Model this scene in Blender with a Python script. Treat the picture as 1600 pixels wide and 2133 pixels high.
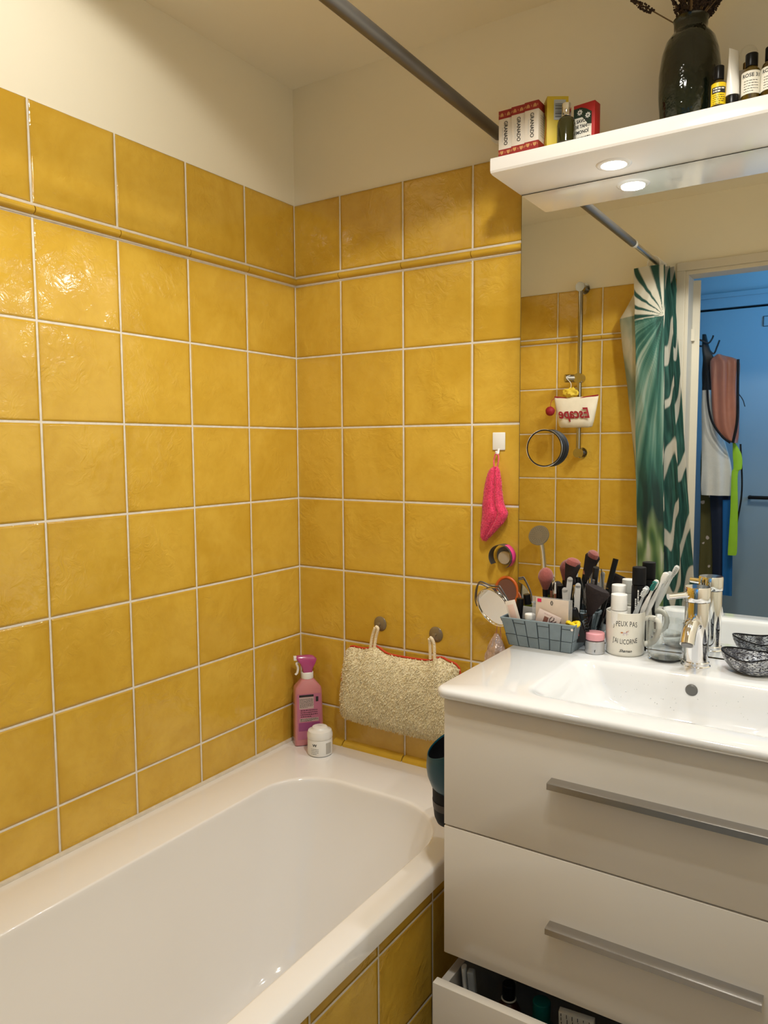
import bpy, bmesh, math, random
from mathutils import Vector, Matrix, noise
PI = math.pi
for _o in list(bpy.data.objects): bpy.data.objects.remove(_o)
SC = bpy.context.scene
C = SC.collection
rnd = random.Random(7)

# ------------------------------------------------------------------ camera
cam_d = bpy.data.cameras.new('camera'); cam = bpy.data.objects.new('camera', cam_d); C.objects.link(cam)
cam_d.sensor_fit = 'HORIZONTAL'; cam_d.sensor_width = 36.0; cam_d.lens = 36.0 * 1579.4863 / 1600.0
cam_d.clip_start = 0.01
cam.location = (1.41138, -1.70796, 1.40553)
cam.rotation_euler = (1.4855002, 0.0061048, 0.5785154)
SC.camera = cam
# ------------------------------------------------------------------ exposure, world
SC.view_settings.view_transform = 'Standard'; SC.view_settings.look = 'None'
SC.view_settings.exposure = 0.0; SC.view_settings.gamma = 1.0; SC.view_settings.use_curve_mapping = False
SC.cycles.use_denoising = True
SC.cycles.use_adaptive_sampling = True; SC.cycles.adaptive_threshold = 0.02
SC.cycles.sample_clamp_indirect = 3.0
SC.cycles.max_bounces = 16; SC.cycles.diffuse_bounces = 5; SC.cycles.glossy_bounces = 8; SC.cycles.transmission_bounces = 16
w = bpy.data.worlds.new('world'); SC.world = w; w.use_nodes = True
w.node_tree.nodes['Background'].inputs[0].default_value = (0.10, 0.36, 1.0, 1)
w.node_tree.nodes['Background'].inputs[1].default_value = 0.35
# ------------------------------------------------------------------ lights
WARM = (1.0, 0.965, 0.87)
def light(name, kind, loc, power, color, target=None, parent=None, **kw):
    d = bpy.data.lights.new(name, kind); d.energy = power; d.color = color
    for k, v in kw.items(): setattr(d, k, v)
    o = bpy.data.objects.new(name, d); C.objects.link(o); o.location = loc
    if target is not None: o.rotation_euler = (Vector(target) - Vector(loc)).to_track_quat('-Z', 'Y').to_euler()
    return o
HEADS = [((0.50, -0.95, 2.30), (0.0, -0.85, 1.62), 9.5, 124, .22, .022), ((1.04, -0.82, 2.30), (1.04, -0.82, 0.9), 34, 148, .07, .045), ((1.24, -1.00, 2.30), (0.60, -1.05, 0.4), 20, 116, .3, .022)]
for hp, ht, pw, ang, bld, sof in HEADS:
    light('ceiling_lamp_light', 'SPOT', hp, pw, WARM, ht, spot_size=math.radians(ang), spot_blend=bld, shadow_soft_size=sof)
SHELF_LAMPS = [(0.925, -0.088), (1.312, -0.088)]
for sx, sy in SHELF_LAMPS:
    light('shelf_lamp_light', 'AREA', (sx, sy, 1.9795), 1.75, (0.94, 0.97, 1.0), (sx, sy, 0), shape='DISK', size=0.05, spread=math.radians(166))
light('hall_daylight', 'AREA', (2.05, -2.08, 2.0), 8.5, (0.10, 0.44, .86), (0.9, -2.62, 1.95), spread=math.radians(84), shape='RECTANGLE', size=0.5, size_y=0.7)

# ------------------------------------------------------------------ node helpers
class NT:
    def __init__(s, m): s.t = m.node_tree; s.n = s.t.nodes; s.l = s.t.links
    def node(s, typ, **kw):
        n = s.n.new(typ)
        for k, v in kw.items(): setattr(n, k, v)
        return n
    def put(s, sock, v):
        if isinstance(v, (int, float)): sock.default_value = v
        elif isinstance(v, (tuple, list)): sock.default_value = v if len(v) == len(sock.default_value) else tuple(v) + (1,)
        else: s.l.new(v, sock)
    def m(s, op, a, b=None, c=None, clamp=False):
        n = s.node('ShaderNodeMath', operation=op, use_clamp=clamp); s.put(n.inputs[0], a)
        if b is not None: s.put(n.inputs[1], b)
        if c is not None: s.put(n.inputs[2], c)
        return n.outputs[0]
    def step(s, x, a, b):
        n = s.node('ShaderNodeMapRange', interpolation_type='SMOOTHSTEP'); s.put(n.inputs['Value'], x)
        s.put(n.inputs['From Min'], a); s.put(n.inputs['From Max'], b); return n.outputs[0]
    def mix(s, f, a, b):
        n = s.node('ShaderNodeMix', data_type='RGBA'); s.put(n.inputs[0], f); s.put(n.inputs[6], a); s.put(n.inputs[7], b); return n.outputs[2]
    def noise(s, vec, scale, detail=2, rough=0.5, dist=0.0):
        n = s.node('ShaderNodeTexNoise'); 
        if vec is not None: s.put(n.inputs['Vector'], vec)
        n.inputs['Scale'].default_value = scale; n.inputs['Detail'].default_value = detail
        n.inputs['Roughness'].default_value = rough; n.inputs['Distortion'].default_value = dist
        return n
    def coord(s): return s.node('ShaderNodeTexCoord').outputs['Object']
    def bump(s, h, strength, dist=0.01, normal=None):
        n = s.node('ShaderNodeBump'); s.put(n.inputs['Height'], h); n.inputs['Strength'].default_value = strength; n.inputs['Distance'].default_value = dist
        if normal is not None: s.l.new(normal, n.inputs['Normal'])
        return n.outputs[0]
MATS = {}
def mat(name, col=(.8, .8, .8), rough=.5, metal=0., spec=.5, trans=0., ior=1.45, coat=0., sss=0., alpha=1., var=.06, vscale=30, bump=0., bscale=60, bdist=.002, emit=None, estr=0, sheen=0., thin=False):
    if name in MATS: return MATS[name]
    m = bpy.data.materials.new(name); m.use_nodes = True; MATS[name] = m
    t = NT(m); p = t.n['Principled BSDF']; co = t.coord()
    if var > 0:
        nz = t.noise(co, vscale, 3)
        dark = tuple(c * (1 - var * 2) for c in col); lite = tuple(min(1, c * (1 + var)) for c in col)
        t.put(p.inputs['Base Color'], t.mix(nz.outputs[0], dark, lite))
    else: p.inputs['Base Color'].default_value = tuple(col) + (1,)
    p.inputs['Roughness'].default_value = rough; p.inputs['Metallic'].default_value = metal
    p.inputs['Specular IOR Level'].default_value = spec; p.inputs['Transmission Weight'].default_value = trans
    p.inputs['IOR'].default_value = ior; p.inputs['Coat Weight'].default_value = coat; p.inputs['Coat Roughness'].default_value = .05
    p.inputs['Subsurface Weight'].default_value = sss
    p.inputs['Alpha'].default_value = alpha; p.inputs['Sheen Weight'].default_value = sheen
    if emit: p.inputs['Emission Color'].default_value = tuple(emit) + (1,); p.inputs['Emission Strength'].default_value = estr
    if bump > 0:
        nb = t.noise(co, bscale, 3); t.put(p.inputs['Normal'], t.bump(nb.outputs[0], bump, bdist))
    return m

def tile_mat(name, axis, off, zoff=0.06, trimz=1.872, trimh=0.025, seed=0.0):
    m = bpy.data.materials.new(name); m.use_nodes = True; t = NT(m); p = t.n['Principled BSDF']
    co = t.coord(); sx = t.node('ShaderNodeSeparateXYZ'); t.l.new(co, sx.inputs[0])
    a = sx.outputs['X' if axis == 'x' else 'Y']
    if axis == 'y': a = t.m('MULTIPLY', a, -1.0)
    z = sx.outputs['Z']
    u = t.m('DIVIDE', t.m('SUBTRACT', a, off), 0.2)
    sel = t.m('GREATER_THAN', z, trimz)
    v = t.m('DIVIDE', t.m('SUBTRACT', t.m('SUBTRACT', z, zoff), t.m('MULTIPLY', sel, trimh)), 0.2)
    iu = t.m('FLOOR', u); iv = t.m('FLOOR', v); fu = t.m('SUBTRACT', u, iu); fv = t.m('SUBTRACT', v, iv)
    # slightly hand-made edges
    wob = t.m('MULTIPLY', t.m('SUBTRACT', t.noise(co, 22, 2).outputs[0], 0.5), 0.006)
    du = t.m('ADD', t.m('MINIMUM', fu, t.m('SUBTRACT', 1.0, fu)), wob); dv = t.m('ADD', t.m('MINIMUM', fv, t.m('SUBTRACT', 1.0, fv)), wob)
    d = t.m('MULTIPLY', t.m('MINIMUM', du, dv), 0.2)
    mask = t.step(d, 0.0021, 0.0030)
    cid = t.node('ShaderNodeCombineXYZ'); t.put(cid.inputs[0], iu); t.put(cid.inputs[1], iv); cid.inputs[2].default_value = seed
    wn = t.node('ShaderNodeTexWhiteNoise', noise_dimensions='3D'); t.l.new(cid.outputs[0], wn.inputs['Vector'])
    shift = t.node('ShaderNodeVectorMath', operation='MULTIPLY_ADD'); t.l.new(wn.outputs['Color'], shift.inputs[0]); shift.inputs[1].default_value = (7, 7, 7); t.l.new(co, shift.inputs[2])
    n1 = t.noise(shift.outputs[0], 7, 3, .6, .6).outputs[0]
    n2 = t.noise(shift.outputs[0], 40, 4, .6).outputs[0]
    c1 = t.mix(t.step(n1, .25, .75), (0.56, 0.33, 0.030), (0.67, 0.425, 0.058))
    c2 = t.mix(t.m('MULTIPLY', wn.outputs['Value'], 0.30), c1, (0.78, 0.51, 0.08))
    c3 = t.mix(t.m('MULTIPLY', t.m('SUBTRACT', n2, .45, clamp=True), 0.6), c2, (0.48, 0.255, 0.017))
    edge = t.step(d, 0.0, 0.018)
    c4 = t.mix(t.m('MULTIPLY', t.m('SUBTRACT', 1.0, edge), 0.35), c3, (0.48, 0.265, 0.020))
    gr = t.mix(t.noise(co, 55, 3).outputs[0], (0.62, 0.55, 0.45), (0.88, 0.83, 0.74))
    t.put(p.inputs['Base Color'], t.mix(mask, gr, c4))
    t.put(p.inputs['Roughness'], t.m('ADD', t.m('MULTIPLY', t.m('SUBTRACT', 1.0, mask), 0.68), 0.085))
    # glaze waves
    wv = t.node('ShaderNodeCombineXYZ'); 
    nzA = t.noise(shift.outputs[0], 34, 3, .55, 1.4).outputs[0]
    nzB = t.noise(shift.outputs[0], 6, 1).outputs[0]
    nzC = t.noise(shift.outputs[0], 85, 2, .5, .6).outputs[0]
    pillow = t.step(d, 0.0018, 0.007)
    amp = t.step(t.noise(shift.outputs[0], 9, 2).outputs[0], .42, .68)
    h = t.m('ADD', t.m('MULTIPLY', nzB, 0.0016), t.m('MULTIPLY', t.m('MULTIPLY', nzA, 0.0025), t.m('ADD', t.m('MULTIPLY', amp, .9), .22)))
    h = t.m('ADD', h, t.m('MULTIPLY', t.m('MULTIPLY', nzC, 0.0005), amp))
    h = t.m('MULTIPLY', h, mask)
    h = t.m('ADD', h, t.m('MULTIPLY', pillow, 0.0016))
    t.put(p.inputs['Normal'], t.bump(h, 1.0, 1.0))
    t.put(p.inputs['Specular IOR Level'], t.m('ADD', t.m('MULTIPLY', mask, 0.4), 0.15))
    return m

# ------------------------------------------------------------------ mesh helpers
def new(): return bmesh.new()
def obj(name, bm, m=None, parent=None, smooth=True, world=False, bevel=0, sub=0, label=None, ang=35):
    me = bpy.data.meshes.new(name)
    if isinstance(bm, bmesh.types.BMesh):
        bmesh.ops.recalc_face_normals(bm, faces=bm.faces[:]) if smooth != 'raw' else None
        bm.to_mesh(me); bm.free()
    else: me = bm
    o = bpy.data.objects.new(name, me); C.objects.link(o)
    if m is not None:
        me.materials.clear()
        me.materials.append(m)
    if smooth:
        for p in me.polygons: p.use_smooth = True
        if smooth is True and hasattr(me, 'set_sharp_from_angle'): me.set_sharp_from_angle(angle=math.radians(ang))
    if parent is not None:
        if world: me.transform(Matrix.Translation(-root_loc(parent)))
        o.parent = parent
    if bevel: 
        b = o.modifiers.new('bevel', 'BEVEL'); b.width = bevel; b.segments = 3; b.limit_method = 'ANGLE'; b.angle_limit = math.radians(40)
        b.harden_normals = False
    if sub: s = o.modifiers.new('sub', 'SUBSURF'); s.levels = sub; s.render_levels = sub
    if label: o['label'] = label
    return o
def root_loc(p):
    v = Vector((0, 0, 0))
    while p is not None: v += p.location; p = p.parent
    return v
def thing(name, label, cat, loc=(0, 0, 0), rotz=0, group=None, rot=None):
    o = bpy.data.objects.new(name, None); C.objects.link(o); o.location = loc; o.empty_display_size = .02
    o.rotation_euler = rot if rot else (0, 0, rotz)
    o['label'] = label; o['category'] = cat
    if group: o['group'] = group
    return o
def tag(o, label, cat, group=None, kind=None):
    o['label'] = label; o['category'] = cat
    if group: o['group'] = group
    if kind: o['kind'] = kind
    return o
def struct(name, bm, m, parent=None, label=None, cat=None, **kw):
    o = obj(name, bm, m, parent, **kw)
    if parent is None:
        o['kind'] = 'structure'
        if label: o['label'] = label
        if cat: o['category'] = cat
    return o
def box(bm, x0, x1, y0, y1, z0, z1, M=None):
    vs = [bm.verts.new(Vector(c) if M is None else M @ Vector(c)) for c in
          [(x0, y0, z0), (x1, y0, z0), (x1, y1, z0), (x0, y1, z0), (x0, y0, z1), (x1, y0, z1), (x1, y1, z1), (x0, y1, z1)]]
    for f in ((0, 3, 2, 1), (4, 5, 6, 7), (0, 1, 5, 4), (1, 2, 6, 5), (2, 3, 7, 6), (3, 0, 4, 7)): bm.faces.new([vs[i] for i in f])
    return bm
def bx(*a, M=None): return box(new(), *a, M=M)
def rbox(x0, x1, y0, y1, z0, z1, r=.003, seg=3, M=None):
    bm = bx(x0, x1, y0, y1, z0, z1)
    bmesh.ops.bevel(bm, geom=bm.edges[:], offset=r, segments=seg, profile=.5, affect='EDGES')
    if M is not None: bmesh.ops.transform(bm, matrix=M, verts=bm.verts[:])
    return bm
def lathe(prof, n=48, cx=0, cy=0, M=None, bm=None, cap=True, fn=None):
    bm = bm or new(); rings = []
    for r, z in prof:
        if r < 1e-6: rings.append([bm.verts.new((cx, cy, z))])
        else:
            ring = []
            for i in range(n):
                a = 2 * PI * i / n; rr = r * (fn(a, z) if fn else 1)
                ring.append(bm.verts.new((cx + rr * math.cos(a), cy + rr * math.sin(a), z)))
            rings.append(ring)
    for A, B in zip(rings, rings[1:]):
        if len(A) == 1 and len(B) == 1: continue
        for i in range(n):
            j = (i + 1) % n
            if len(A) == 1: bm.faces.new((A[0], B[j], B[i]))
            elif len(B) == 1: bm.faces.new((A[i], A[j], B[0]))
            else: bm.faces.new((A[i], A[j], B[j], B[i]))
    if cap:
        if len(rings[0]) > 1: bm.faces.new(rings[0][::-1])
        if len(rings[-1]) > 1: bm.faces.new(rings[-1])
    if M is not None: bmesh.ops.transform(bm, matrix=M, verts=bm.verts[:])
    return bm
def rcyl(r, z0, z1, b=.001, n=40, **kw):
    p = [(0, z0)] + [(r - b + b * math.sin(a), z0 + b - b * math.cos(a)) for a in (0, PI / 6, PI / 3, PI / 2)] + \
        [(r - b + b * math.cos(a), z1 - b + b * math.sin(a)) for a in (0, PI / 6, PI / 3, PI / 2)] + [(0, z1)]
    return lathe(p, n, **kw)
def catmull(P, k=8, closed=False):
    P = [Vector(p) for p in P]; out = []; n = len(P)
    rng = range(n) if closed else range(n - 1)
    for i in rng:
        p1, p2 = P[i], P[(i + 1) % n]
        p0 = P[i - 1] if (i > 0 or closed) else p1 * 2 - p2
        p3 = P[(i + 2) % n] if (i + 2 < n or closed) else p2 * 2 - p1
        for j in range(k):
            t = j / k
            out.append(.5 * ((2 * p1) + (p2 - p0) * t + (2 * p0 - 5 * p1 + 4 * p2 - p3) * t * t + (3 * p1 - p0 - 3 * p2 + p3) * t ** 3))
    if not closed: out.append(P[-1])
    return out
def tube(path, r, n=12, bm=None, closed=False, cap=True, flat=1.0, up=None):
    bm = bm or new(); path = [Vector(p) for p in path]; N = len(path); rings = []
    u = None
    for i, p in enumerate(path):
        a = path[i - 1] if (i > 0 or closed) else p; b = path[(i + 1) % N] if (i < N - 1 or closed) else p
        t = (b - a).normalized()
        if u is None:
            u = Vector(up) if up else Vector((0, 0, 1)) if abs(t.z) < .9 else Vector((1, 0, 0))
        u = (u - t * u.dot(t)).normalized(); v = t.cross(u)
        rr = r[i] if isinstance(r, (list, tuple)) else r(i / (N - 1)) if callable(r) else r
        rings.append([bm.verts.new(p + (u * math.cos(2 * PI * k / n) * flat + v * math.sin(2 * PI * k / n)) * rr) for k in range(n)])
    prs = list(zip(rings, rings[1:])) + ([(rings[-1], rings[0])] if closed else [])
    for A, B in prs:
        for k in range(n): bm.faces.new((A[k], A[(k + 1) % n], B[(k + 1) % n], B[k]))
    if cap and not closed: bm.faces.new(rings[0][::-1]); bm.faces.new(rings[-1])
    return bm
def loft(loops, bm=None, cap0=False, cap1=False, closed=True):
    bm = bm or new(); R = [[bm.verts.new(p) for p in L] for L in loops]; n = len(R[0])
    for A, B in zip(R, R[1:]):
        for i in range(n if closed else n - 1): bm.faces.new((A[i], A[(i + 1) % n], B[(i + 1) % n], B[i]))
    if cap0: bm.faces.new(R[0][::-1])
    if cap1: bm.faces.new(R[-1])
    return bm
def rrect(x0, x1, y0, y1, r, z, k=8, rs=None):
    rs = rs or (r, r, r, r); out = []
    for (cx, cy, a0, rr) in ((x1 - rs[0], y1 - rs[0], 0, rs[0]), (x0 + rs[1], y1 - rs[1], PI / 2, rs[1]), (x0 + rs[2], y0 + rs[2], PI, rs[2]), (x1 - rs[3], y0 + rs[3], 1.5 * PI, rs[3])):
        for i in range(k + 1):
            a = a0 + PI / 2 * i / k; out.append(Vector((cx + rr * math.cos(a), cy + rr * math.sin(a), z)))
    return out
def text_me(body, size, align='CENTER', extrude=.0002, shear=0., spacing=1., bold=0.):
    cu = bpy.data.curves.new('lettering', 'FONT'); cu.body = body; cu.size = size; cu.align_x = align; cu.align_y = 'CENTER'
    cu.extrude = extrude; cu.shear = shear; cu.space_character = spacing; cu.resolution_u = 3; cu.offset = bold
    o = bpy.data.objects.new('lettering', cu); C.objects.link(o)
    dg = bpy.context.evaluated_depsgraph_get(); me = bpy.data.meshes.new_from_object(o.evaluated_get(dg))
    bpy.data.objects.remove(o); return me
def place_me(me, f):
    for v in me.vertices: v.co = f(v.co)
    return me
def frame_map(o, r, u):
    o, r, u = Vector(o), Vector(r).normalized(), Vector(u).normalized(); n = r.cross(u)
    return lambda c: o + r * c.x + u * c.y + n * c.z
def cyl_map(cx, cy, rad, a0, z0):
    return lambda c: Vector((cx + (rad + c.z) * math.cos(a0 + c.x / rad), cy + (rad + c.z) * math.sin(a0 + c.x / rad), z0 + c.y))
def join(bms):
    out = new()
    for b in bms:
        if isinstance(b, bmesh.types.BMesh): me = bpy.data.meshes.new('t'); b.to_mesh(me); b.free()
        else: me = b
        out.from_mesh(me); bpy.data.meshes.remove(me)
    return out
def rect_me(w, h, x=0, y=0, z=0, nx=1):
    bm = new()
    for i in range(nx):
        xa = x - w / 2 + w * i / nx; xb = x - w / 2 + w * (i + 1) / nx
        vs = [bm.verts.new(c) for c in ((xa, y - h / 2, z), (xb, y - h / 2, z), (xb, y + h / 2, z), (xa, y + h / 2, z))]; bm.faces.new(vs)
    me = bpy.data.meshes.new('r'); bm.to_mesh(me); bm.free(); return me
def patch(f, w, h, t=.0003, nx=12, x=0, y=0):
    """a thin sheet of size w x h mapped by f"""
    bm = new(); G = []
    for z in (0, t):
        G.append([[bm.verts.new(f(Vector((x - w / 2 + w * i / nx, y - h / 2 + h * j, z)))) for i in range(nx + 1)] for j in (0, 1)])
    for k in (0, 1):
        for i in range(nx): bm.faces.new((G[k][0][i], G[k][0][i + 1], G[k][1][i + 1], G[k][1][i]))
    for i in range(nx):
        bm.faces.new((G[0][0][i], G[0][0][i + 1], G[1][0][i + 1], G[1][0][i])); bm.faces.new((G[0][1][i], G[0][1][i + 1], G[1][1][i + 1], G[1][1][i]))
    bm.faces.new((G[0][0][0], G[0][1][0], G[1][1][0], G[1][0][0])); bm.faces.new((G[0][0][nx], G[0][1][nx], G[1][1][nx], G[1][0][nx]))
    return bm
def textlines(f, w, rows, y0, dy, h, seed=1, z=.0004):
    r = random.Random(seed); ms = []
    for k in range(rows):
        x = -w / 2
        while x < w / 2 - .001:
            ww = min(r.uniform(.0016, .005), w / 2 - x); 
            if k == rows - 1 and x > w * .1: break
            ms.append(place_me(rect_me(ww, h, x + ww / 2, y0 - dy * k, z, 2), f)); x += ww + .0011
    return join(ms)
def copy_tree(o, parent=None):
    c = o.copy(); C.objects.link(c); c.parent = parent
    for ch in [x for x in o.children]: copy_tree(ch, c)
    return c
def Rz(a): return Matrix.Rotation(a, 4, 'Z')
def TR(x, y, z): return Matrix.Translation((x, y, z))

# ------------------------------------------------------------------ common materials
M_paint = mat('wall_paint', (.85, .79, .64), .75, var=.02, vscale=3, bump=.12, bscale=140, bdist=.001)
M_ceil = mat('ceiling_paint', (.85, .79, .64), .8, var=.02, vscale=3, bump=.1, bscale=120, bdist=.001)
M_white = mat('sanitary_white', (.87, .85, .83), .10, coat=.3, var=.015, vscale=4)
M_basin = mat('basin_white', (.76, .77, .78), .08, coat=.3, var=.01, vscale=6)
M_lacq = mat('white_lacquer', (.76, .72, .66), .16, coat=.35, var=.01, vscale=5)
M_shelf = mat('shelf_lacquer', (.84, .82, .80), .12, coat=.3, var=.01, vscale=8)
M_chrome = mat('chrome', (.86, .86, .87), .05, 1., var=.02)
M_nickel = mat('brushed_steel', (.62, .60, .57), .28, 1., var=.05, vscale=90)
M_rod = mat('rod_metal', (.17, .16, .15), .42, .7, var=.08, vscale=15)
M_mirror = mat('mirror_glass', (.90, .92, .91), .008, 1., var=0)
M_black = mat('black_plastic', (.006, .006, .007), .32, var=.1, spec=.28)
M_blackm = mat('black_matte', (.005, .005, .006), .6, var=.1, spec=.25)
M_wht = mat('white_plastic', (.82, .81, .78), .3, var=.02)
M_print = mat('black_print', (.02, .02, .02), .5, var=0)
M_cream = mat('cream_paper', (.78, .75, .66), .6, var=.03)
M_glass = mat('clear_glass', (.98, .99, .99), .01, trans=1., ior=1.06, var=0, coat=1.)
M_darkgap = mat('dark_edge', (.03, .025, .02), .6, var=.1)

# ================================================================== SETTING
LX, FY, CZ, RX = 0.0, -1.62, 2.40, 1.53        # left wall, front wall, ceiling, right wall
TL = tile_mat('yellow_tile_left', 'y', 0.203, seed=1.0)
TB = tile_mat('yellow_tile_back', 'x', 0.158, seed=2.0)
TF = tile_mat('yellow_tile_front', 'x', 0.185, seed=3.0)
TP = tile_mat('yellow_tile_panel', 'y', 0.22, zoff=0.079, trimz=9, seed=4.0)
M_trimt = mat('yellow_glaze', (.62, .38, .04), .1, var=.12, vscale=18, bump=.15, bscale=40, bdist=.004)
M_grout = mat('grout', (.70, .63, .53), .8, var=.08, vscale=80)
TOP = 2.083
wl = struct('wall_left', bx(-.12, -.004, FY, .12, 0, CZ), M_paint, label='left wall, cream paint above glossy yellow tiles', cat='wall')
struct('wall_tiles', bx(-.004, 0, FY, 0, 0, TOP), TL, wl)
wb = struct('wall_back', bx(-.004, RX + .1, .004, .12, 0, CZ), M_paint, label='back wall behind mirror and bathtub end, yellow tiles below cream paint', cat='wall')
struct('wall_tiles', bx(0, RX, 0, .004, 0, TOP), TB, wb)
# front wall with doorway
DX0, DX1, DZ = .735, 1.50, 2.09
bm = bx(-.12, .72, FY - .08, FY - .004, 0, CZ); box(bm, .72, 1.515, FY - .08, FY - .004, DZ + .02, CZ)
wf = struct('wall_front', bm, M_paint, label='wall with the doorway, seen only in the mirror', cat='wall')
struct('wall_tiles', bx(0, .686, FY - .004, FY, 0, TOP), TF, wf)
struct('wall_right', bx(RX, RX + .1, FY - .08, 0, 0, CZ), M_paint, label='right wall of the bathroom', cat='wall')
M_floor = mat('floor_tile', (.60, .54, .46), .3, var=.08, vscale=5)
struct('floor', bx(-.3, 2.4, -2.65, .12, -.1, 0), M_floor, label='floor', cat='floor')
bm = bx(-.3, 2.4, -2.65, .12, CZ, CZ + .1)
struct('ceiling', bm, M_ceil, label='cream painted ceiling', cat='ceiling')
struct('wall_panel', bx(.652, .682, FY, -.001, 0, .512), TP, label='yellow tiled panel boxing in the side of the bathtub', cat='bath panel')
# bead trims
def bead(name, axis, off, L, seams, sgn, base, lab):
    bm = new(); ext = [0] + seams + [L]
    for a, b in zip(ext, ext[1:]):
        a2, b2 = a + .0012, b - .0012; A = []
        for q in (a2, b2):
            ring = []
            for k in range(9):
                th = -PI / 2 + PI * k / 8; d = .013 * math.cos(th); z = 1.8722 + .0092 * math.sin(th)
                ring.append((d, q, z) if axis == 'y' else (q, d, z))
            A.append(ring)
        def w(p): return Vector((base[0] + sgn[0] * p[0], base[1] + sgn[1] * p[1], p[2]))
        loft([[w(p) for p in R] for R in A], bm, True, True)
    o = struct(name, bm, M_trimt, label=lab, cat='tile trim')
    g = new()
    if axis == 'y': box(g, 0, .002, base[1] - L, base[1], 1.8595, 1.8855)
    else: box(g, base[0], base[0] + L, min(base[1], base[1] + sgn[1] * .002), max(base[1], base[1] + sgn[1] * .002), 1.8595, 1.8855)
    obj('grout_line', g, M_grout, o, smooth=False)
bead('trim_1', 'y', 0, 1.62, [.203 + .2 * i for i in range(8)], (1, -1), (0, 0), 'rounded yellow tile bead running along the left wall')
bead('trim_2', 'x', 0, .69, [.158 + .2 * i for i in range(3)], (1, -1), (0, 0), 'rounded yellow tile bead running along the back wall to the mirror')
bead('trim_3', 'x', 0, .686, [.185 + .2 * i for i in range(3)], (1, 1), (0, FY), 'rounded yellow tile bead on the wall seen in the mirror')
# quarter round along tub end
bm = new(); 
for a, b in ((.125, .158), (.16, .358), (.36, .558), (.56, .69)):
    A = [[Vector((q, -.019 * math.cos(t) , .553 + .016 * math.sin(t))) for t in [PI / 2 * k / 6 for k in range(7)]] + [Vector((q, 0, .553))] for q in (a, b - .002)]
    loft(A, bm, True, True)
struct('trim_4', bm, M_trimt, label='yellow quarter round tile strip where the bathtub meets the back wall', cat='tile trim')
M_caulk = mat('silicone', (.70, .62, .50), .45, var=.15, vscale=40)
bm = tube([(.004, -.02, .556), (.004, -.8, .556), (.004, FY + .01, .556)], .006, 8)
struct('trim_5', bm, M_caulk, label='line of silicone between the bathtub and the left wall', cat='sealant')
# door frame (architrave + jambs)
M_frame = mat('frame_paint', (.66, .61, .51), .45, var=.03, vscale=6)
bm = new()
box(bm, .688, .722, FY - .004, FY + .012, 0, 2.107); box(bm, .722, DX0, FY - .09, FY + .006, 0, DZ)
box(bm, .688, 1.529, FY - .004, FY + .012, 2.107, 2.141); box(bm, .722, 1.515, FY - .09, FY + .006, DZ, 2.107)
box(bm, DX1, 1.515, FY - .09, FY + .006, 0, DZ); box(bm, 1.515, 1.529, FY - .004, FY + .012, 0, 2.107)
struct('trim_6', bm, M_frame, label='cream painted frame around the doorway seen in the mirror', cat='door frame', bevel=.002, smooth=False)
# open door leaf
th = math.radians(-103.5)
dl = thing('door_1', 'open cream door leaf seen edge on in the mirror', 'door', (.734, FY - .082, 0)); dl['kind'] = 'structure'; dl.rotation_euler = (0, 0, th)
obj('door_leaf', bx(.004, .72, .0, .031, .01, 2.084), M_frame, dl, bevel=.002)
bm = new()
for z in (1.86, 1.05, .25): box(bm, -.014, .006, -.006, .012, z - .025, z + .025)
obj('hinge', bm, M_frame, dl, bevel=.002)
# hall
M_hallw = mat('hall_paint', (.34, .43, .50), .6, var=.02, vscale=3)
M_hdoor = mat('hall_door_daylight_blue', (.28, .38, .46), .4, var=.02, vscale=3)  # white door and frame, with the blue of the daylight put into their colour
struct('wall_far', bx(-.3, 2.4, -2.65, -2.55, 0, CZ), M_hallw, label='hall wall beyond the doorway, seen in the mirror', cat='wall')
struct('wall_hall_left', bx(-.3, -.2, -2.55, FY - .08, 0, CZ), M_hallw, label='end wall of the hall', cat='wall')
bm = bx(2.3, 2.4, -2.55, FY, 0, .9); box(bm, 2.3, 2.4, -2.55, FY, 2.15, CZ); box(bm, 2.3, 2.4, -2.55, -2.4, .9, 2.15); box(bm, 2.3, 2.4, -1.76, FY, .9, 2.15)
box(bm, RX + .1, 2.4, FY - .08, FY + .1, 0, CZ)
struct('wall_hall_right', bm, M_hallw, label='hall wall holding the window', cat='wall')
wd = thing('window_1', 'hall window letting in daylight', 'window', (2.3, -2.08, .9)); wd['kind'] = 'structure'
bm = bx(0, .05, -.32, -.28, 0, 1.25)
for a in (bm,): box(a, 0, .05, .28, .32, 0, 1.25); box(a, 0, .05, -.28, .28, 0, .04); box(a, 0, .05, -.28, .28, 1.21, 1.25); box(a, 0, .05, -.015, .015, .04, 1.21)
obj('window_frame', bm, M_wht, wd, smooth=False)
hd = thing('door_2', 'white hall door looking blue in daylight, seen in the mirror', 'door', (1.0, -2.549, 0)); hd['kind'] = 'structure'
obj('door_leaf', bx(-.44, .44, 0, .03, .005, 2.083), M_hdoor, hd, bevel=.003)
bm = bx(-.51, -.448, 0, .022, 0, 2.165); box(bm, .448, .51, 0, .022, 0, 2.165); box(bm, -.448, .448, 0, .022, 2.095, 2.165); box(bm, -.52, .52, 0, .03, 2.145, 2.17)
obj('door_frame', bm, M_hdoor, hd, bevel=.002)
obj('door_gap', bx(-.447, .447, .0, .006, .0, 2.094), M_blackm, hd, smooth=False)
bm = tube([(-.13, .03, 1.145), (-.13, .075, 1.145), (-.02, .08, 1.145)], .009, 12); obj('door_handle', bm, M_black, hd)
f = frame_map((-.07, .031, 2.01), (-1, 0, 0), (0, 0, 1))
bm = join([patch(f, .055, .05, .0008, 1), place_me(rect_me(.047, .042, 0, 0, .0012), f)]); obj('sign_plate', bm, M_hdoor, hd, smooth=False)
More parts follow.
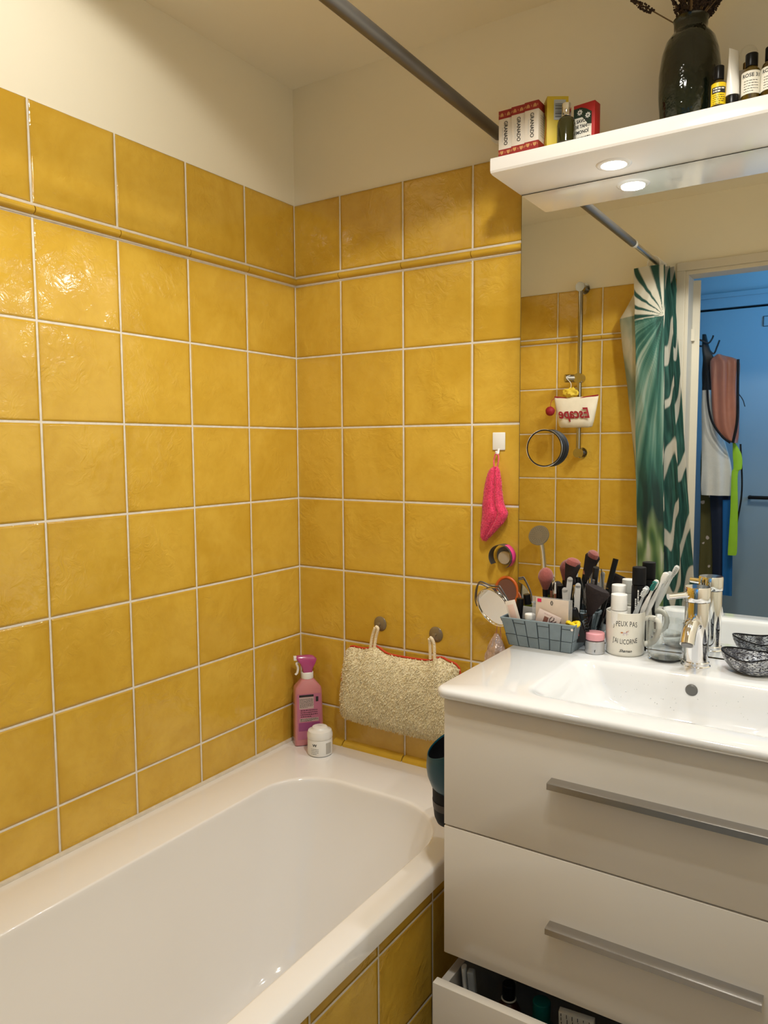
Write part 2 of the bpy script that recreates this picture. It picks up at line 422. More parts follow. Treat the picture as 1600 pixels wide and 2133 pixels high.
bm = join([patch(lambda c: f(c + Vector((0, 0, .0012))), .055, .0025, .0006, 1, y=s * .024) for s in (-1, 1)] + [patch(lambda c: f(c + Vector((0, 0, .0012))), .0025, .05, .0006, 1, x=s * .027) for s in (-1, 1)]
          + [patch(lambda c: f(c + Vector((0, 0, .0012))), .018, .012, .0006, 1, x=-.004, y=.006)])
obj('sign_print', bm, M_print, hd, smooth=False)

# ================================================================== BATHTUB
tub = thing('bathtub', 'white built-in bathtub with wide rim against yellow tiles', 'bathtub', (.345, -.81, .0))
Z = .555
def loopR(x0, x1, y0, y1, z, rs, k=12): return rrect(x0, x1, y0, y1, 0, z, k, rs)
L = []
o_ = dict(x0=.0005, x1=.69, y0=FY + .001, y1=-.001)
for dz, ins, rr in ((-.045, .0, .012), (-.008, 0, .012), (-.002, .002, .014), (0, .008, .02)):
    L.append(loopR(o_['x0'] + ins, o_['x1'] - ins, o_['y0'] + ins, o_['y1'] - ins, Z + dz, (rr, rr, rr, rr)))
I0 = (.150, .630, -1.44, -.205); I1 = (.262, .520, -1.27, -.45)    # opening at rim, floor outline
RS0 = (.17, .14, .12, .12); RS1 = (.11, .10, .09, .09)
def prof(t):     # t 0 rim edge .. 1 floor edge -> (blend of outline, z)
    return t
stations = [(-.045, -.001), (-.02, -.0015), (-.006, -.005), (.0, -.011), (.008, -.022), (.03, -.05), (.12, -.12), (.27, -.20), (.44, -.29), (.58, -.355), (.66, -.383), (.76, -.402), (.88, -.412), (1.0, -.416)]
for b, dz in stations:
    e = b
    x0, x1, y0, y1 = [I0[i] + (I1[i] - I0[i]) * e for i in range(4)]
    rs = [RS0[i] + (RS1[i] - RS0[i]) * max(0, e) for i in range(4)]
    L.append(loopR(x0, x1, y0, y1, Z + dz, rs))
cx, cy = .39, -.85
for s_, dz in ((.85, -.418), (.5, -.421), (.12, -.424)):
    L.append([Vector((cx + (p.x - cx) * s_, cy + (p.y - cy) * s_, Z + dz)) for p in loopR(*I1, Z, RS1)])
bm = loft(L, cap1=True)
obj('tub_shell', bm, M_white, tub, world=True, ang=60)
obj('drain', lathe([(0, .1365), (.03, .1365), (.032, .1355), (.032, .130)], 32, .39, -1.15), M_chrome, tub, world=True)
obj('overflow', lathe([(0, .0), (.028, 0), (.03, .003), (.03, .01)], 32, M=TR(.39, -1.385, .40) @ Matrix.Rotation(math.radians(-80), 4, 'X')), M_chrome, tub, world=True)

# ================================================================== VANITY
VX0, VX1, VY = .745, 1.495, -.487
van = thing('vanity_cabinet', 'white lacquered vanity cabinet with three wide drawers', 'cabinet', ((VX0 + VX1) / 2, -.24, 0))
bm = new()
for a_, b_ in ((VX0, VX0 + .016), (VX1 - .016, VX1)):
    box(bm, a_, b_, VY + .02, -.003, .432, .937); box(bm, a_, b_, -.36, -.003, .13, .432)
box(bm, VX0 + .016, VX1 - .016, -.012, -.003, .13, .937); box(bm, VX0 + .016, VX1 - .016, -.36, -.012, .13, .146)
box(bm, VX0 + .016, VX1 - .016, -.40, -.37, .41, .43)
obj('carcass', bm, M_lacq, van, world=True, bevel=.001)
M_alu = mat('aluminium', (.47, .455, .44), .24, 1., var=.03, vscale=80)
def drawer(z0, z1, y, hz=None):
    d = obj('drawer', rbox(VX0 + .0, VX1 - .0, y, y + .019, z0, z1, .0015, 2), M_lacq, van, world=True)
    if hz is not None:
        xa, xb = .957, 1.297
        bm = new(); P_ = [(y + .0005, hz + .0045), (y + .0005, hz + .0065), (y - .022, hz + .0060), (y - .0245, hz + .0050), (y - .0245, hz - .0055), (y - .022, hz - .0055), (y - .022, hz + .0035)]
        loft([[Vector((xx, a, b)) for a, b in P_] for xx in (xa, xb)], bm, True, True)
        obj('handle', bm, M_alu, d, world=True, label='slim aluminium bar handle')
    return d
drawer(.6915, .936, VY, .8265); drawer(.434, .6885, VY, .566)
d3 = drawer(.16, .4, VY - .045)
bm = bx(VX0 + .004, VX0 + .020, VY - .026, -.08, .2, .392); box(bm, VX1 - .020, VX1 - .004, VY - .026, -.08, .2, .392); box(bm, VX0 + .032, VX1 - .032, VY - .026, -.08, .2, .21); box(bm, VX0 + .032, VX1 - .032, -.09, -.08, .2, .385)
obj('drawer_box', bm, mat('drawer_grey', (.50, .48, .45), .3, .2), d3, world=True, bevel=.001)
# washbasin top
bas = thing('washbasin', 'white ceramic washbasin countertop with rectangular sunken bowl', 'washbasin', (1.118, -.25, .937))
K = 10
Zc = .957; L = []
X0, X1, Y0, Y1 = .727, 1.509, -.503, -.0165
for ins, dz, r in ((.012, -.02, .02), (.003, -.016, .028), (.0, -.008, .03), (.0015, -.003, .03), (.006, 0, .028)):
    L.append(rrect(X0 + ins, X1 - ins, Y0 + ins, Y1 - (ins if ins > .1 else 0), 0, Zc + dz, K, (.004, .004, r, r)))
bx0, bx1, by0, by1 = .889, 1.349, -.430, -.166
for ins, dz, r in ((-.012, 0, .045), (-.004, -.0008, .042), (0, -.004, .04), (.005, -.012, .04), (.010, -.04, .042), (.016, -.07, .045), (.026, -.084, .05), (.045, -.090, .05)):
    lx = ins * (3.0 if ins > 0 else 1)
    L.append(rrect(bx0 + lx, bx1 - lx, by0 + ins, by1 - ins, 0, Zc + dz, K, (r, r, r, r)))
c0 = Vector((1.118, -.3, 0))
for s_ in (.6, .15):
    L.append([Vector((c0.x + (p.x - c0.x) * s_, c0.y + (p.y - c0.y) * s_, Zc - .091 - .004 * (1 - s_))) for p in L[-1 if s_ == .6 else -2]])
bm = loft(L, cap1=True)
obj('basin_top', bm, M_basin, bas, world=True, ang=60)
obj('overflow_cover', lathe([(0, .004), (.009, .0035), (.0115, .001), (.0115, -.004)], 32, M=TR(1.122, -.174, .930) @ Matrix.Rotation(math.radians(90), 4, 'X')), mat('grey_cap', (.12, .12, .115), .35), bas, world=True, label='round dark grey overflow cap')
obj('drain_cap', rcyl(.03, Zc - .0955, Zc - .088, .002, cx=1.118, cy=-.29), M_chrome, bas, world=True)

# ================================================================== MIRROR, LIGHT SHELF
mir = thing('wall_mirror', 'large frameless mirror on the yellow tiled wall above washbasin', 'mirror', (1.11, -.008, .96))
obj('mirror_panel', bx(.69, 1.525, -.0135, -.0005, .958, 1.9845), mat('mirror_edge', (.05, .06, .05), .3), mir, smooth=False, world=True)
obj('mirror_face', bx(.6915, 1.5235, -.015, -.0136, .9595, 1.983), M_mirror, mir, smooth=False, world=True)
sh = thing('light_shelf', 'white lacquered shelf with built-in downlights above the mirror', 'shelf', (1.11, -.09, 1.985))
bm = new(); pr = []
prof_ = [(-.0005, 1.985), (-.170, 1.985), (-.1785, 1.9868), (-.181, 1.991), (-.181, 2.012), (-.1795, 2.0168), (-.176, 2.0185), (-.0005, 2.0185)]
bm = loft([[Vector((x, y, z)) for y, z in prof_] for x in (.689, 1.527)], cap0=True, cap1=True)
obj('shelf_body', bm, M_shelf, sh, world=True, ang=28)
M_lens = mat('lit_lens', (1, 1, 1), .4, emit=(1.0, .96, .88), estr=14, var=0)
for sx, sy in SHELF_LAMPS:
    d = obj('downlight', lathe([(.026, 1.9845), (.026, 1.9825), (.031, 1.9822), (.0345, 1.9832), (.036, 1.985)], 48, sx, sy, cap=False), M_shelf, sh, world=True)
    obj('lens', lathe([(0, 1.9832), (.018, 1.983), (.0262, 1.9838), (.0262, 1.9848), (0, 1.9848)], 48, sx, sy), M_lens, d, world=True, label='lit white lens')

# ceiling spot bar (above the frame)
cl = thing('ceiling_spotlight', 'ceiling spotlight bar with three adjustable heads, above the view', 'ceiling light', (1.0, -.95, CZ))
obj('mounting_bar', rbox(-.54, .30, -.03, .03, -.022, -.0005, .004), M_nickel, cl)
for hp, ht, pw, ang, bld, sof in HEADS:
    v = (Vector(ht) - Vector(hp)).normalized(); M = Matrix.Translation(Vector(hp) - Vector((1.0, -.95, CZ))) @ v.to_track_quat('-Z', 'Y').to_matrix().to_4x4()
    h = obj('lamp_head', lathe([(0, .085), (.02, .08), (.032, .06), (.036, .0), (.036, -.004), (.031, -.004), (.031, .006), (0, .02)], 32, M=M), M_nickel, cl)
    hb = Vector(hp) - v * .04 - Vector((1.0, -.95, CZ)); obj('arm', tube([(hb.x, hb.y, hb.z), (hb.x * .9, hb.y * .15, -.02)], .006), M_nickel, h)

# ================================================================== CURTAIN ROD + CURTAIN
rod = thing('curtain_rod', 'dark metal tension rod crossing the room above the bathtub', 'curtain rod', (.63, -.8, 2.13))
obj('outer_tube', tube([(.63, -.004, 2.135), (.63, -1.18, 2.135)], .0135, 20), M_rod, rod, world=True)
obj('inner_tube', tube([(.63, -1.17, 2.135), (.63, FY + .006, 2.135)], .0105, 20), M_nickel, rod, world=True)
obj('collar', tube([(.63, -1.172, 2.135), (.63, -1.19, 2.135)], .0145, 20), M_wht, rod, world=True)
for ya, yb in ((-.0, -.012), (FY + .0, FY + .012)):
    obj('end_cap', tube([(.63, ya, 2.135), (.63, yb, 2.135)], .02, 20), M_wht, rod, world=True)

cur = thing('shower_curtain', 'white shower curtain with green palm leaves, bunched beside the doorway', 'shower curtain', (.62, -1.52, .6))
def cpath(t, z):
    lf = .483 + .118 * max(0, (1.92 - z)) / 1.0 if z < 1.93 else .483 + (z - 1.93) / .12 * .075
    lf = min(lf, .56 + .05 * t)
    P = [(min(lf + .03, .56), -1.585), (lf, -1.545), (.555 + .05 * t, -1.487), (.556 + .05 * t, -1.475), (.61 + .04 * t, -1.462), (.664 + .035 * t, -1.47), (.668 + .035 * t, -1.485), (.635 + .06 * t, -1.505),
         (.665 + .08 * t, -1.512), (.688 + .085 * t, -1.505), (.66 + .09 * t, -1.53), (.675 + .11 * t, -1.535), (.695 + .13 * t, -1.53), (.665 + .12 * t, -1.56), (.60 + .08 * t, -1.585)]
    return [(x, y, z) for x, y in P]
bm = new(); col = bm.loops.layers.color.new('pattern'); NZ = 560; G = []; SS = []
for j in range(NZ + 1):
    t = j / NZ; z = 2.112 - t * (2.112 - .60)
    pts = catmull(cpath(t, z), 21); row = []; ss = [0]
    for a, b in zip(pts, pts[1:]): ss.append(ss[-1] + (b - a).length)
    for i, p in enumerate(pts):
        wv = noise.noise(Vector((ss[i] * 26, z * 3.2, 1.7))) * .006 + noise.noise(Vector((ss[i] * 60, z * 9, 4))) * .002
        row.append(bm.verts.new(p + Vector((wv, wv * .8, 0))))
    G.append(row); SS.append(ss)
def ramp(v, cols):
    v = max(0, min(.9999, v)) * (len(cols) - 1); k = int(v); return Vector(cols[k]).lerp(Vector(cols[k + 1]), v - k)
WH = (.55, .53, .46); TEAL = [(.003, .022, .020), (.006, .055, .045), (.022, .115, .092), (.10, .22, .18), (.30, .38, .33), (.48, .49, .43)]
PALE = [(.20, .26, .22), (.30, .35, .30), (.40, .43, .37), (.52, .51, .44)]
def blade(v, th, w): return max(0, min(1, (v - th) / w))
def fronds(idx, z):
    """palm print by place on the cloth: idx 0-2 pale flap, 3-5 front panel, 5-14 folds behind it"""
    nz = lambda a, b, c=0: noise.noise(Vector((a, b, c)))
    if idx < 2.9:
        g = math.sin(z * 17 + idx * 1.4 + 2 * nz(idx * 1.2, z * 3)); c = ramp(.42 + .6 * g + .3 * nz(idx * 6, z * 26, 3), PALE)
        if z > 1.93: c = Vector(WH)
        return c
    if idx < 5.2:
        fx = (idx - 3) / 2.0; dx = (1.04 - fx) * .115; dz = z - 1.915
        r = math.hypot(dx, dz); a = math.degrees(math.atan2(dz, dx))     # 0 = straight left, 90 = up, -90 = down
        if a > -4:
            c = Vector(WH); a2 = a + 10 * r * math.sin(r * 14)
            for a0, w in ((4, 7), (22, 4.5), (41, 4.2), (60, 3.6), (80, 5)):
                k = 1 - abs(a2 - a0) / (w * (.55 + r * 3.2)); c = c.lerp(Vector(TEAL[1]), max(0, min(1, k * 2.6)))
            return c
        t = min(1, r / .95); st = nz(a * .11, r * 1.3, 1) * .55 + nz(a * .42, r * 3, 2) * .30 + nz(a * 1.3, r * 5, 5) * .12
        v = .28 + .34 * math.sin(min(1, t * 1.25) * PI) + st * .95 + (-.12 if dx < .03 else 0)
        dark = blade(math.sin((fx * 5.5 + nz(fx * 2, z * 2.2, 8) * 2.4) * 2), .1, .35) * blade(1.36 - z, 0, .12) * blade(z - .98, 0, .1)
        c = ramp(v, TEAL).lerp(Vector(TEAL[0]), dark * .85)
        lg = blade(1.13 - z + .08 * nz(fx * 4, z * 6, 2), 0, .1)
        return c.lerp(ramp(.5 + .8 * nz(fx * 5 + z * 3, z * 12, 6), [(.02, .08, .03), (.09, .17, .05), (.24, .33, .16), (.46, .48, .40)]), lg * .9)
    u = idx + .35 * nz(idx, z * 2, 4); sl = z * 12 - u * .8 + 1.5 * nz(u * .7, z * 3, 7)
    b = math.sin(sl * 2.1); w_ = blade(b, .62 + .3 * nz(u, z * 5, 3), .16)
    c = ramp(.22 + .3 * nz(u * 3, z * 9 + u * 4, 9) + .16 * nz(u * 9, z * 22, 3), TEAL)
    return c.lerp(Vector(WH) * .9, w_)
for j in range(NZ):
    for i in range(len(G[0]) - 1):
        fc = bm.faces.new((G[j][i], G[j][i + 1], G[j + 1][i + 1], G[j + 1][i]))
        for lp, (jj, ii) in zip(fc.loops, ((j, i), (j, i + 1), (j + 1, i + 1), (j + 1, i))):
            v = fronds(ii / 21.0, G[jj][ii].co.z); lp[col] = (v.x ** (1 / 2.2), v.y ** (1 / 2.2), v.z ** (1 / 2.2), 1)
m = mat('curtain_fabric', (.8, .8, .75), .75, var=0, bump=.25, bscale=220, bdist=.001)
t_ = NT(m); at = t_.node('ShaderNodeVertexColor'); at.layer_name = 'pattern'; t_.l.new(at.outputs[0], t_.n['Principled BSDF'].inputs['Base Color'])
obj('curtain_fabric', bm, m, cur, world=True, smooth='raw')
for k in range(5):
    y = -1.475 - k * .024; r = catmull([(.63 + .024 * math.cos(a), y + .004 * math.sin(a), 2.120 + .030 * math.sin(a)) for a in [2 * PI * i / 10 for i in range(10)]], 3, True)
    obj('curtain_ring', tube(r, .0018, 8, closed=True), M_wht, cur, world=True)

# ================================================================== FAUCET
fa = thing('faucet', 'chrome cylindrical single lever mixer tap on washbasin', 'tap', (1.112, -.088, .957))
obj('base_ring', lathe([(0, 0), (.0285, 0), (.0285, .0015), (.0262, .003), (.0262, .009), (.0245, .0105), (0, .0105)], 48), M_chrome, fa)
obj('body', lathe([(.0, .0105), (.0238, .0105), (.0236, .132), (0, .132)], 64), M_chrome, fa)
obj('cap', lathe([(0, .1335), (.0248, .1335), (.0252, .1345), (.0252, .1605), (.0238, .163), (0, .163)], 64), M_chrome, fa)
dv = Vector((-.004, -1, 0)).normalized()
sp = catmull([dv * .012 + Vector((0, 0, .086)), dv * .034 + Vector((0, 0, .093)), dv * .056 + Vector((0, 0, .092)), dv * .074 + Vector((0, 0, .082)), dv * .088 + Vector((0, 0, .062))], 8)
obj('spout', tube(sp, .0138, 32), M_chrome, fa)
e = sp[-1]; dd = (sp[-1] - sp[-2]).normalized()
obj('aerator', tube([e, e + dd * .002], .0108, 24), mat('aerator_grey', (.25, .25, .25), .5, .6), fa)
lv = Vector((-.75, -.66, .0)).normalized()
obj('lever', tube([Vector((0, 0, .147)) + lv * .02, Vector((0, 0, .1440)) + lv * .064], .0062, 20), M_chrome, fa)

# ================================================================== MUG, GLASS, JAR, BOWL
MX, MY = .963, -.068
mug = thing('mug', 'cream toothbrush mug printed with a unicorn and black lettering', 'mug', (MX, MY, Zc))
M_mug = mat('mug_glaze', (.80, .77, .68), .12, coat=.3, var=.01)
R = .0405; Hm = .094
obj('mug_body', lathe([(0, .0), (.036, 0), (.0385, .002), (R, .007), (R + .0002, Hm - .004), (R, Hm - .0005), (R - .001, Hm), (R - .0028, Hm - .001), (R - .0035, Hm - .005), (R - .0035, .008), (.03, .005), (0, .005)], 64), M_mug, mug)
ha = math.radians(15)
def hp_(d, z): return Vector((math.cos(ha) * d, math.sin(ha) * d, z))
obj('handle', tube(catmull([hp_(R - .001, .078), hp_(R + .018, .079), hp_(R + .028, .066), hp_(R + .027, .045), hp_(R + .016, .027), hp_(R - .001, .022)], 6), .0048, 12, flat=1.3), M_mug, mug)
fa0 = math.atan2(-1.7080 - MY, 1.4114 - MX)
def bend(f, k): return lambda c: f(Vector((c.x, c.y + k * c.x * c.x, c.z)))
base = cyl_map(0, 0, R + .0003, fa0, 0)
nar = lambda f, k: (lambda c: f(Vector((c.x * k, c.y, c.z))))
ms = [place_me(text_me("J'PEUX PAS", .0158, extrude=.0001, spacing=1.1), nar(bend(cyl_map(0, 0, R + .0003, fa0, .072), -4), .62)),
      place_me(text_me("J'AI LICORNE", .0150, extrude=.0001, spacing=1.05), nar(bend(cyl_map(0, 0, R + .0003, fa0, .033), 5), .58))]

obj('lettering', join(ms), M_print, mug, smooth=False, label='black hand-drawn lettering')
obj('signature', place_me(text_me("Shaman", .0085, extrude=.0001, shear=.5, bold=.0001), cyl_map(0, 0, R + .0003, fa0 + .02, .0135)), M_print, mug, smooth=False)
# small unicorn print
bm = new()
def blob(pts, z=.0003):
    c = sum((Vector(p) for p in pts), Vector((0, 0))) / len(pts)
    f = cyl_map(0, 0, R + .0003, fa0, .051); vs = [bm.verts.new(f(Vector((p[0] * .001, p[1] * .001, z * 1)))) for p in pts]
    try: bm.faces.new(vs)
    except Exception: pass
blob([(-3, 0), (3.5, .5), (4.5, 2), (5.5, 4), (7, 3.2), (7.5, 4), (5.8, 6), (4.2, 5), (2, 2.6), (-3, 2.8), (-4.2, 1.6)])
blob([(-3, 1), (-1.8, 1), (-4.5, -3.5), (-5.2, -3)]); blob([(-3, .8), (-2, .6), (-1.6, -3.8), (-2.6, -3.8)]); blob([(3.5, 1), (2.2, .6), (6.5, -2), (7, -1.4)]); blob([(3, 1), (1.8, .6), (2.8, -3.8), (3.8, -3.6)])
obj('unicorn_print', bm, mat('print_lilac', (.62, .52, .56), .5), mug, smooth=False, label='tiny pale running unicorn print')
bm = new()
blob([(-3.5, 2), (-6, 3.6), (-10, 2.6), (-8, 1.6), (-9.5, .6), (-5.5, .8)]); blob([(1.5, 3), (3, 5.4), (5, 6.8), (4.6, 5), (3, 2.8)]); blob([(5.9, 5.6), (8, 8.6), (6.8, 5.2)])
obj('mane_print', bm, mat('print_orange', (.55, .19, .06), .5), mug, smooth=False, label='orange mane, tail and horn of the print')

GX, GY = 1.050, -.078
gl = thing('water_glass', 'clear glass tumbler half full of water beside the tap', 'glass', (GX, GY, Zc))
obj('glass_body', lathe([(0, .0), (.029, 0), (.0335, .003), (.0358, .012), (.0362, .03), (.0362, .083), (.0355, .0845), (.0348, .083), (.0348, .03), (.034, .013), (.030, .006), (0, .005)], 64), M_glass, gl)
obj('water', lathe([(0, .0055), (.0295, .0065), (.0335, .0135), (.0344, .03), (.0344, .056), (0, .0558)], 48), mat('water', (.97, .985, .98), .0, trans=1., ior=1.02, var=0, coat=.6), gl)

JX, JY = .908, -.103
jr = thing('cream_jar', 'small clear cosmetic jar with a pink lid in front of basket', 'jar', (JX, JY, Zc))
obj('jar_body', lathe([(0, 0), (.019, 0), (.0205, .0015), (.0208, .004), (.0208, .026), (.0195, .0275), (.0172, .028), (.0172, .026), (.0172, .012), (.014, .008), (0, .007)], 48), mat('jar_acrylic', (.50, .50, .51), .12, .35, coat=.5), jr)
obj('jar_cream', lathe([(0, .0075), (.0135, .0082), (.0166, .0125), (.0166, .0235), (0, .0245)], 40), mat('jar_cream', (.75, .75, .74), .25, .4), jr)
obj('lid', rcyl(.0205, .0292, .046, .003, 48), mat('pink_lid', (.80, .36, .40), .3), jr)
obj('emblem', place_me(text_me("f", .008, extrude=.0001, bold=.0002), cyl_map(0, 0, .0212, math.atan2(-1.6, .5), .008)), M_print, jr, smooth=False)

BX, BY = 1.218, -.088
bw = thing('soap_bowl', 'small rounded bowl with black and white crackle mosaic glaze', 'bowl', (BX, BY, Zc))
m = bpy.data.materials.new('crackle_mosaic'); m.use_nodes = True; t = NT(m); p = t.n['Principled BSDF']; co = t.coord()
mp = t.node('ShaderNodeMapping'); t.l.new(co, mp.inputs[0]); mp.inputs['Scale'].default_value = (.8, .8, 3.6)
dsn = t.noise(co, 60, 2); va = t.node('ShaderNodeVectorMath', operation='MULTIPLY_ADD'); t.l.new(dsn.outputs['Color'], va.inputs[0]); va.inputs[1].default_value = (.006, .006, .006); t.l.new(mp.outputs[0], va.inputs[2])
vo = t.node('ShaderNodeTexVoronoi', feature='DISTANCE_TO_EDGE'); t.l.new(va.outputs[0], vo.inputs['Vector']); vo.inputs['Scale'].default_value = 130
vo2 = t.node('ShaderNodeTexVoronoi'); t.l.new(va.outputs[0], vo2.inputs['Vector']); vo2.inputs['Scale'].default_value = 130
tile = t.step(vo.outputs['Distance'], .06, .13)
tc = t.mix(t.m('MULTIPLY', vo2.outputs['Color'], 1.0), (.25, .28, .36), (.86, .88, .88))
big = t.step(t.noise(co, 28, 2).outputs[0], .40, .56)
t.put(p.inputs['Base Color'], t.mix(t.m('MULTIPLY', tile, t.m('ADD', t.m('MULTIPLY', big, .85), .15)), (.012, .012, .022), tc)); p.inputs['Roughness'].default_value = .12
t.put(p.inputs['Normal'], t.bump(tile, .5, .001))
bm = new(); L = []
def bl(rs, z, wav):
    return [Vector((rs * (1 + .16 * math.cos(2 * a + .5)) * math.cos(a), rs * (.92) * math.sin(a), z + wav * (math.cos(2 * a + .4) * .5 + .28 * math.cos(a)))) for a in [2 * PI * i / 64 for i in range(64)]]
for r, z, wv in ((.018, .0, 0), (.026, .001, 0), (.037, .008, .001), (.045, .018, .004), (.0500, .030, .008), (.0515, .037, .010), (.0505, .0385, .010), (.0485, .036, .010), (.045, .027, .007), (.038, .016, .003), (.026, .009, .001), (.012, .007, 0)):
    L.append(bl(r, z, wv))
obj('bowl_body', loft(L, cap0=True, cap1=True), m, bw, smooth=True, ang=80)
obj('bowl_rim', tube([p + Vector((0, 0, .0012)) for p in bl(.0505, .0378, .010)], .0016, 8, closed=True), M_black, bw, label='black rim')

# things in the mug
def toothbrush(loc, top, hcol, bcol, lab, flip=1):
    t = thing('toothbrush', lab, 'toothbrush', loc, group=None)
    v = Vector(top) - Vector(loc); Ln = v.length; d = v.normalized()
    obj('handle', tube([d * Ln * k for k in (0, .15, .4, .6, .72, .8, .86, .92, .98, 1.0)], [.0035, .0052, .0045, .0052, .004, .0028, .0028, .0058, .0058, .003], 12, flat=.62, up=(0, -1, .2)), hcol, t)
    r = random.Random(3); bm = new(); s_ = Vector((0, -1, .35)); s_ = (s_ - d * s_.dot(d)).normalized() * flip; q = d.cross(s_)
    for a in range(6):
        for b in range(3):
            o = d * Ln * (.875 + a * .021) + q * (b - 1) * .0028 + s_ * .002
            tube([o, o + s_ * .0095 + Vector((r.uniform(-.0006, .0006),) * 3)], .0011, 6, bm)
    obj('bristles', bm, bcol, t)
    return t
M_teal = mat('teal_rubber', (.0, .22, .19), .4); M_brs = mat('bristle_white', (.8, .82, .82), .6)
M_grey = mat('grey_plastic', (.42, .45, .47), .35)
toothbrush((.952, -.070, Zc + .007), (1.016, -.100, 1.112), M_grey, M_brs, 'grey toothbrush leaning to the right, nearest in the cream mug')
toothbrush((.958, -.052, Zc + .007), (1.030, -.078, 1.124), M_wht, M_teal, 'white toothbrush with teal bristles in the cream mug')
toothbrush((.968, -.045, Zc + .007), (1.046, -.07, 1.140), M_wht, M_wht, 'tallest slim white toothbrush leaning far right in the cream mug', -1)
def cream_tube(loc, r, h, lab, body, capm, caph, sq=.3):
    t = thing('toothpaste_tube', lab, 'tube', loc)
    obj('cap', rcyl(r * .92, h - caph, h, .0015, 32), capm, t)
    L = []
    for k, (f, wx) in enumerate(((0, 1.15), (.25, 1.1), (.5, 1.03), (.8, 1), (.97, .98), (1, .9))):
        z = f * (h - caph - .001); th_ = .08 + .92 * min(1, f * 1.6)
        L.append([Vector((r * wx * math.cos(a), r * th_ * math.sin(a), z)) for a in [2 * PI * i / 32 for i in range(32)]])
    obj('tube_body', loft(L, cap0=True, cap1=True), body, t)
    return t
cream_tube((.955, -.090, Zc + .006), .0185, .126, 'white toothpaste tube standing cap up, front left in the mug', M_wht, M_wht, .034)
cream_tube((.944, -.055, Zc + .006), .0165, .140, 'taller white toothpaste tube behind the front one in the mug', M_wht, M_wht, .030)
tb = cream_tube((.987, -.056, Zc + .0065), .0155, .182, 'black tube standing upright with ribbed black cap in the mug', M_black, M_blackm, .038)
obj('fine_print', textlines(lambda c: Vector((.003 + c.y, -.0162 - c.z, .112 + c.x)), .045, 2, 0, .005, .0028, 3), M_wht, tb, smooth=False)

# ================================================================== BASKET + CONTENTS
bk = thing('woven_basket', 'grey-blue woven strap basket full of make-up on washbasin', 'basket', (.795, -.086, Zc))
M_bk = mat('grey_strap', (.20, .255, .285), .55, var=.10, vscale=60, bump=.3, bscale=300, bdist=.0006)
M_bkd = mat('strap_gap', (.03, .04, .045), .8)
b0 = (-.072, .072, -.052, .052); b1 = (-.083, .087, -.075, .058); HB = .066
def bpt(side, s, h, off=0):
    q = [b0[i] + (b1[i] - b0[i]) * h for i in range(4)]
    if side == 0: p = Vector((q[0] + (q[1] - q[0]) * s, q[2], h * HB)); n = Vector((0, -1, .2))
    elif side == 1: p = Vector((q[1], q[2] + (q[3] - q[2]) * s, h * HB)); n = Vector((1, 0, .2))
    elif side == 2: p = Vector((q[1] + (q[0] - q[1]) * s, q[3], h * HB)); n = Vector((0, 1, .2))
    else: p = Vector((q[0], q[3] + (q[2] - q[3]) * s, h * HB)); n = Vector((-1, 0, .2))
    return p + n * off
bm = new()
def cell(side, s0, s1, h0, h1, off):
    e = .0025 / .15; eh = .02; s0 += e * .35; s1 -= e * .35; h0 += eh * .3; h1 -= eh * .3
    o = [bm.verts.new(bpt(side, s, h, 0)) for s, h in ((s0, h0), (s1, h0), (s1, h1), (s0, h1))]
    q = [bm.verts.new(bpt(side, s, h, off)) for s, h in ((s0 + e * .25, h0 + eh * .5), (s1 - e * .25, h0 + eh * .5), (s1 - e * .25, h1 - eh * .5), (s0 + e * .25, h1 - eh * .5))]
    bm.faces.new(q)
    for i in range(4): bm.faces.new((o[i], o[(i + 1) % 4], q[(i + 1) % 4], q[i]))
for side, n in ((0, 6), (1, 4), (2, 6), (3, 4)):
    for i in range(n):
        sp_ = [0, .43 - .02 * (i % 3), 1] if i % 2 == 0 else ([0, .40, .86, 1] if i % 4 == 1 or i == 5 else [0, .42, .86, 1])
        for k, (a, b) in enumerate(zip(sp_, sp_[1:])): cell(side, i / n, (i + 1) / n, a, b, .0022 if (i + k) % 2 else .0008)
obj('woven_wall', bm, M_bk, bk, smooth=False)
bm = new(); L = []
for h, ins in ((0, 0), (1, 0), (1, .004), (.05, .004)):
    q = [b0[i] + (b1[i] - b0[i]) * h for i in range(4)]
    L.append([Vector(c) for c in ((q[0] + ins, q[2] + ins, h * HB), (q[1] - ins, q[2] + ins, h * HB), (q[1] - ins, q[3] - ins, h * HB), (q[0] + ins, q[3] - ins, h * HB))])
obj('lining', loft(L, cap0=True, cap1=True), M_bkd, bk, smooth=False)
q = b1; rim = [Vector(c) for c in ((q[0], q[2], HB), (q[1], q[2], HB), (q[1], q[3], HB), (q[0], q[3], HB))]
obj('rim', tube([rim[0], rim[1], rim[2], rim[3]], .0022, 8, closed=True), M_bk, bk)
obj('rivet', join([lathe([(.0012, 0), (.0028, 0), (.003, .001), (.0028, .0016), (.0012, .0016)], 20, M=TR(.0815 - k * .0, -.074 + .0, HB - .008) @ Matrix.Rotation(PI / 2, 4, 'X')) for k in (0,)]), M_chrome, bk)

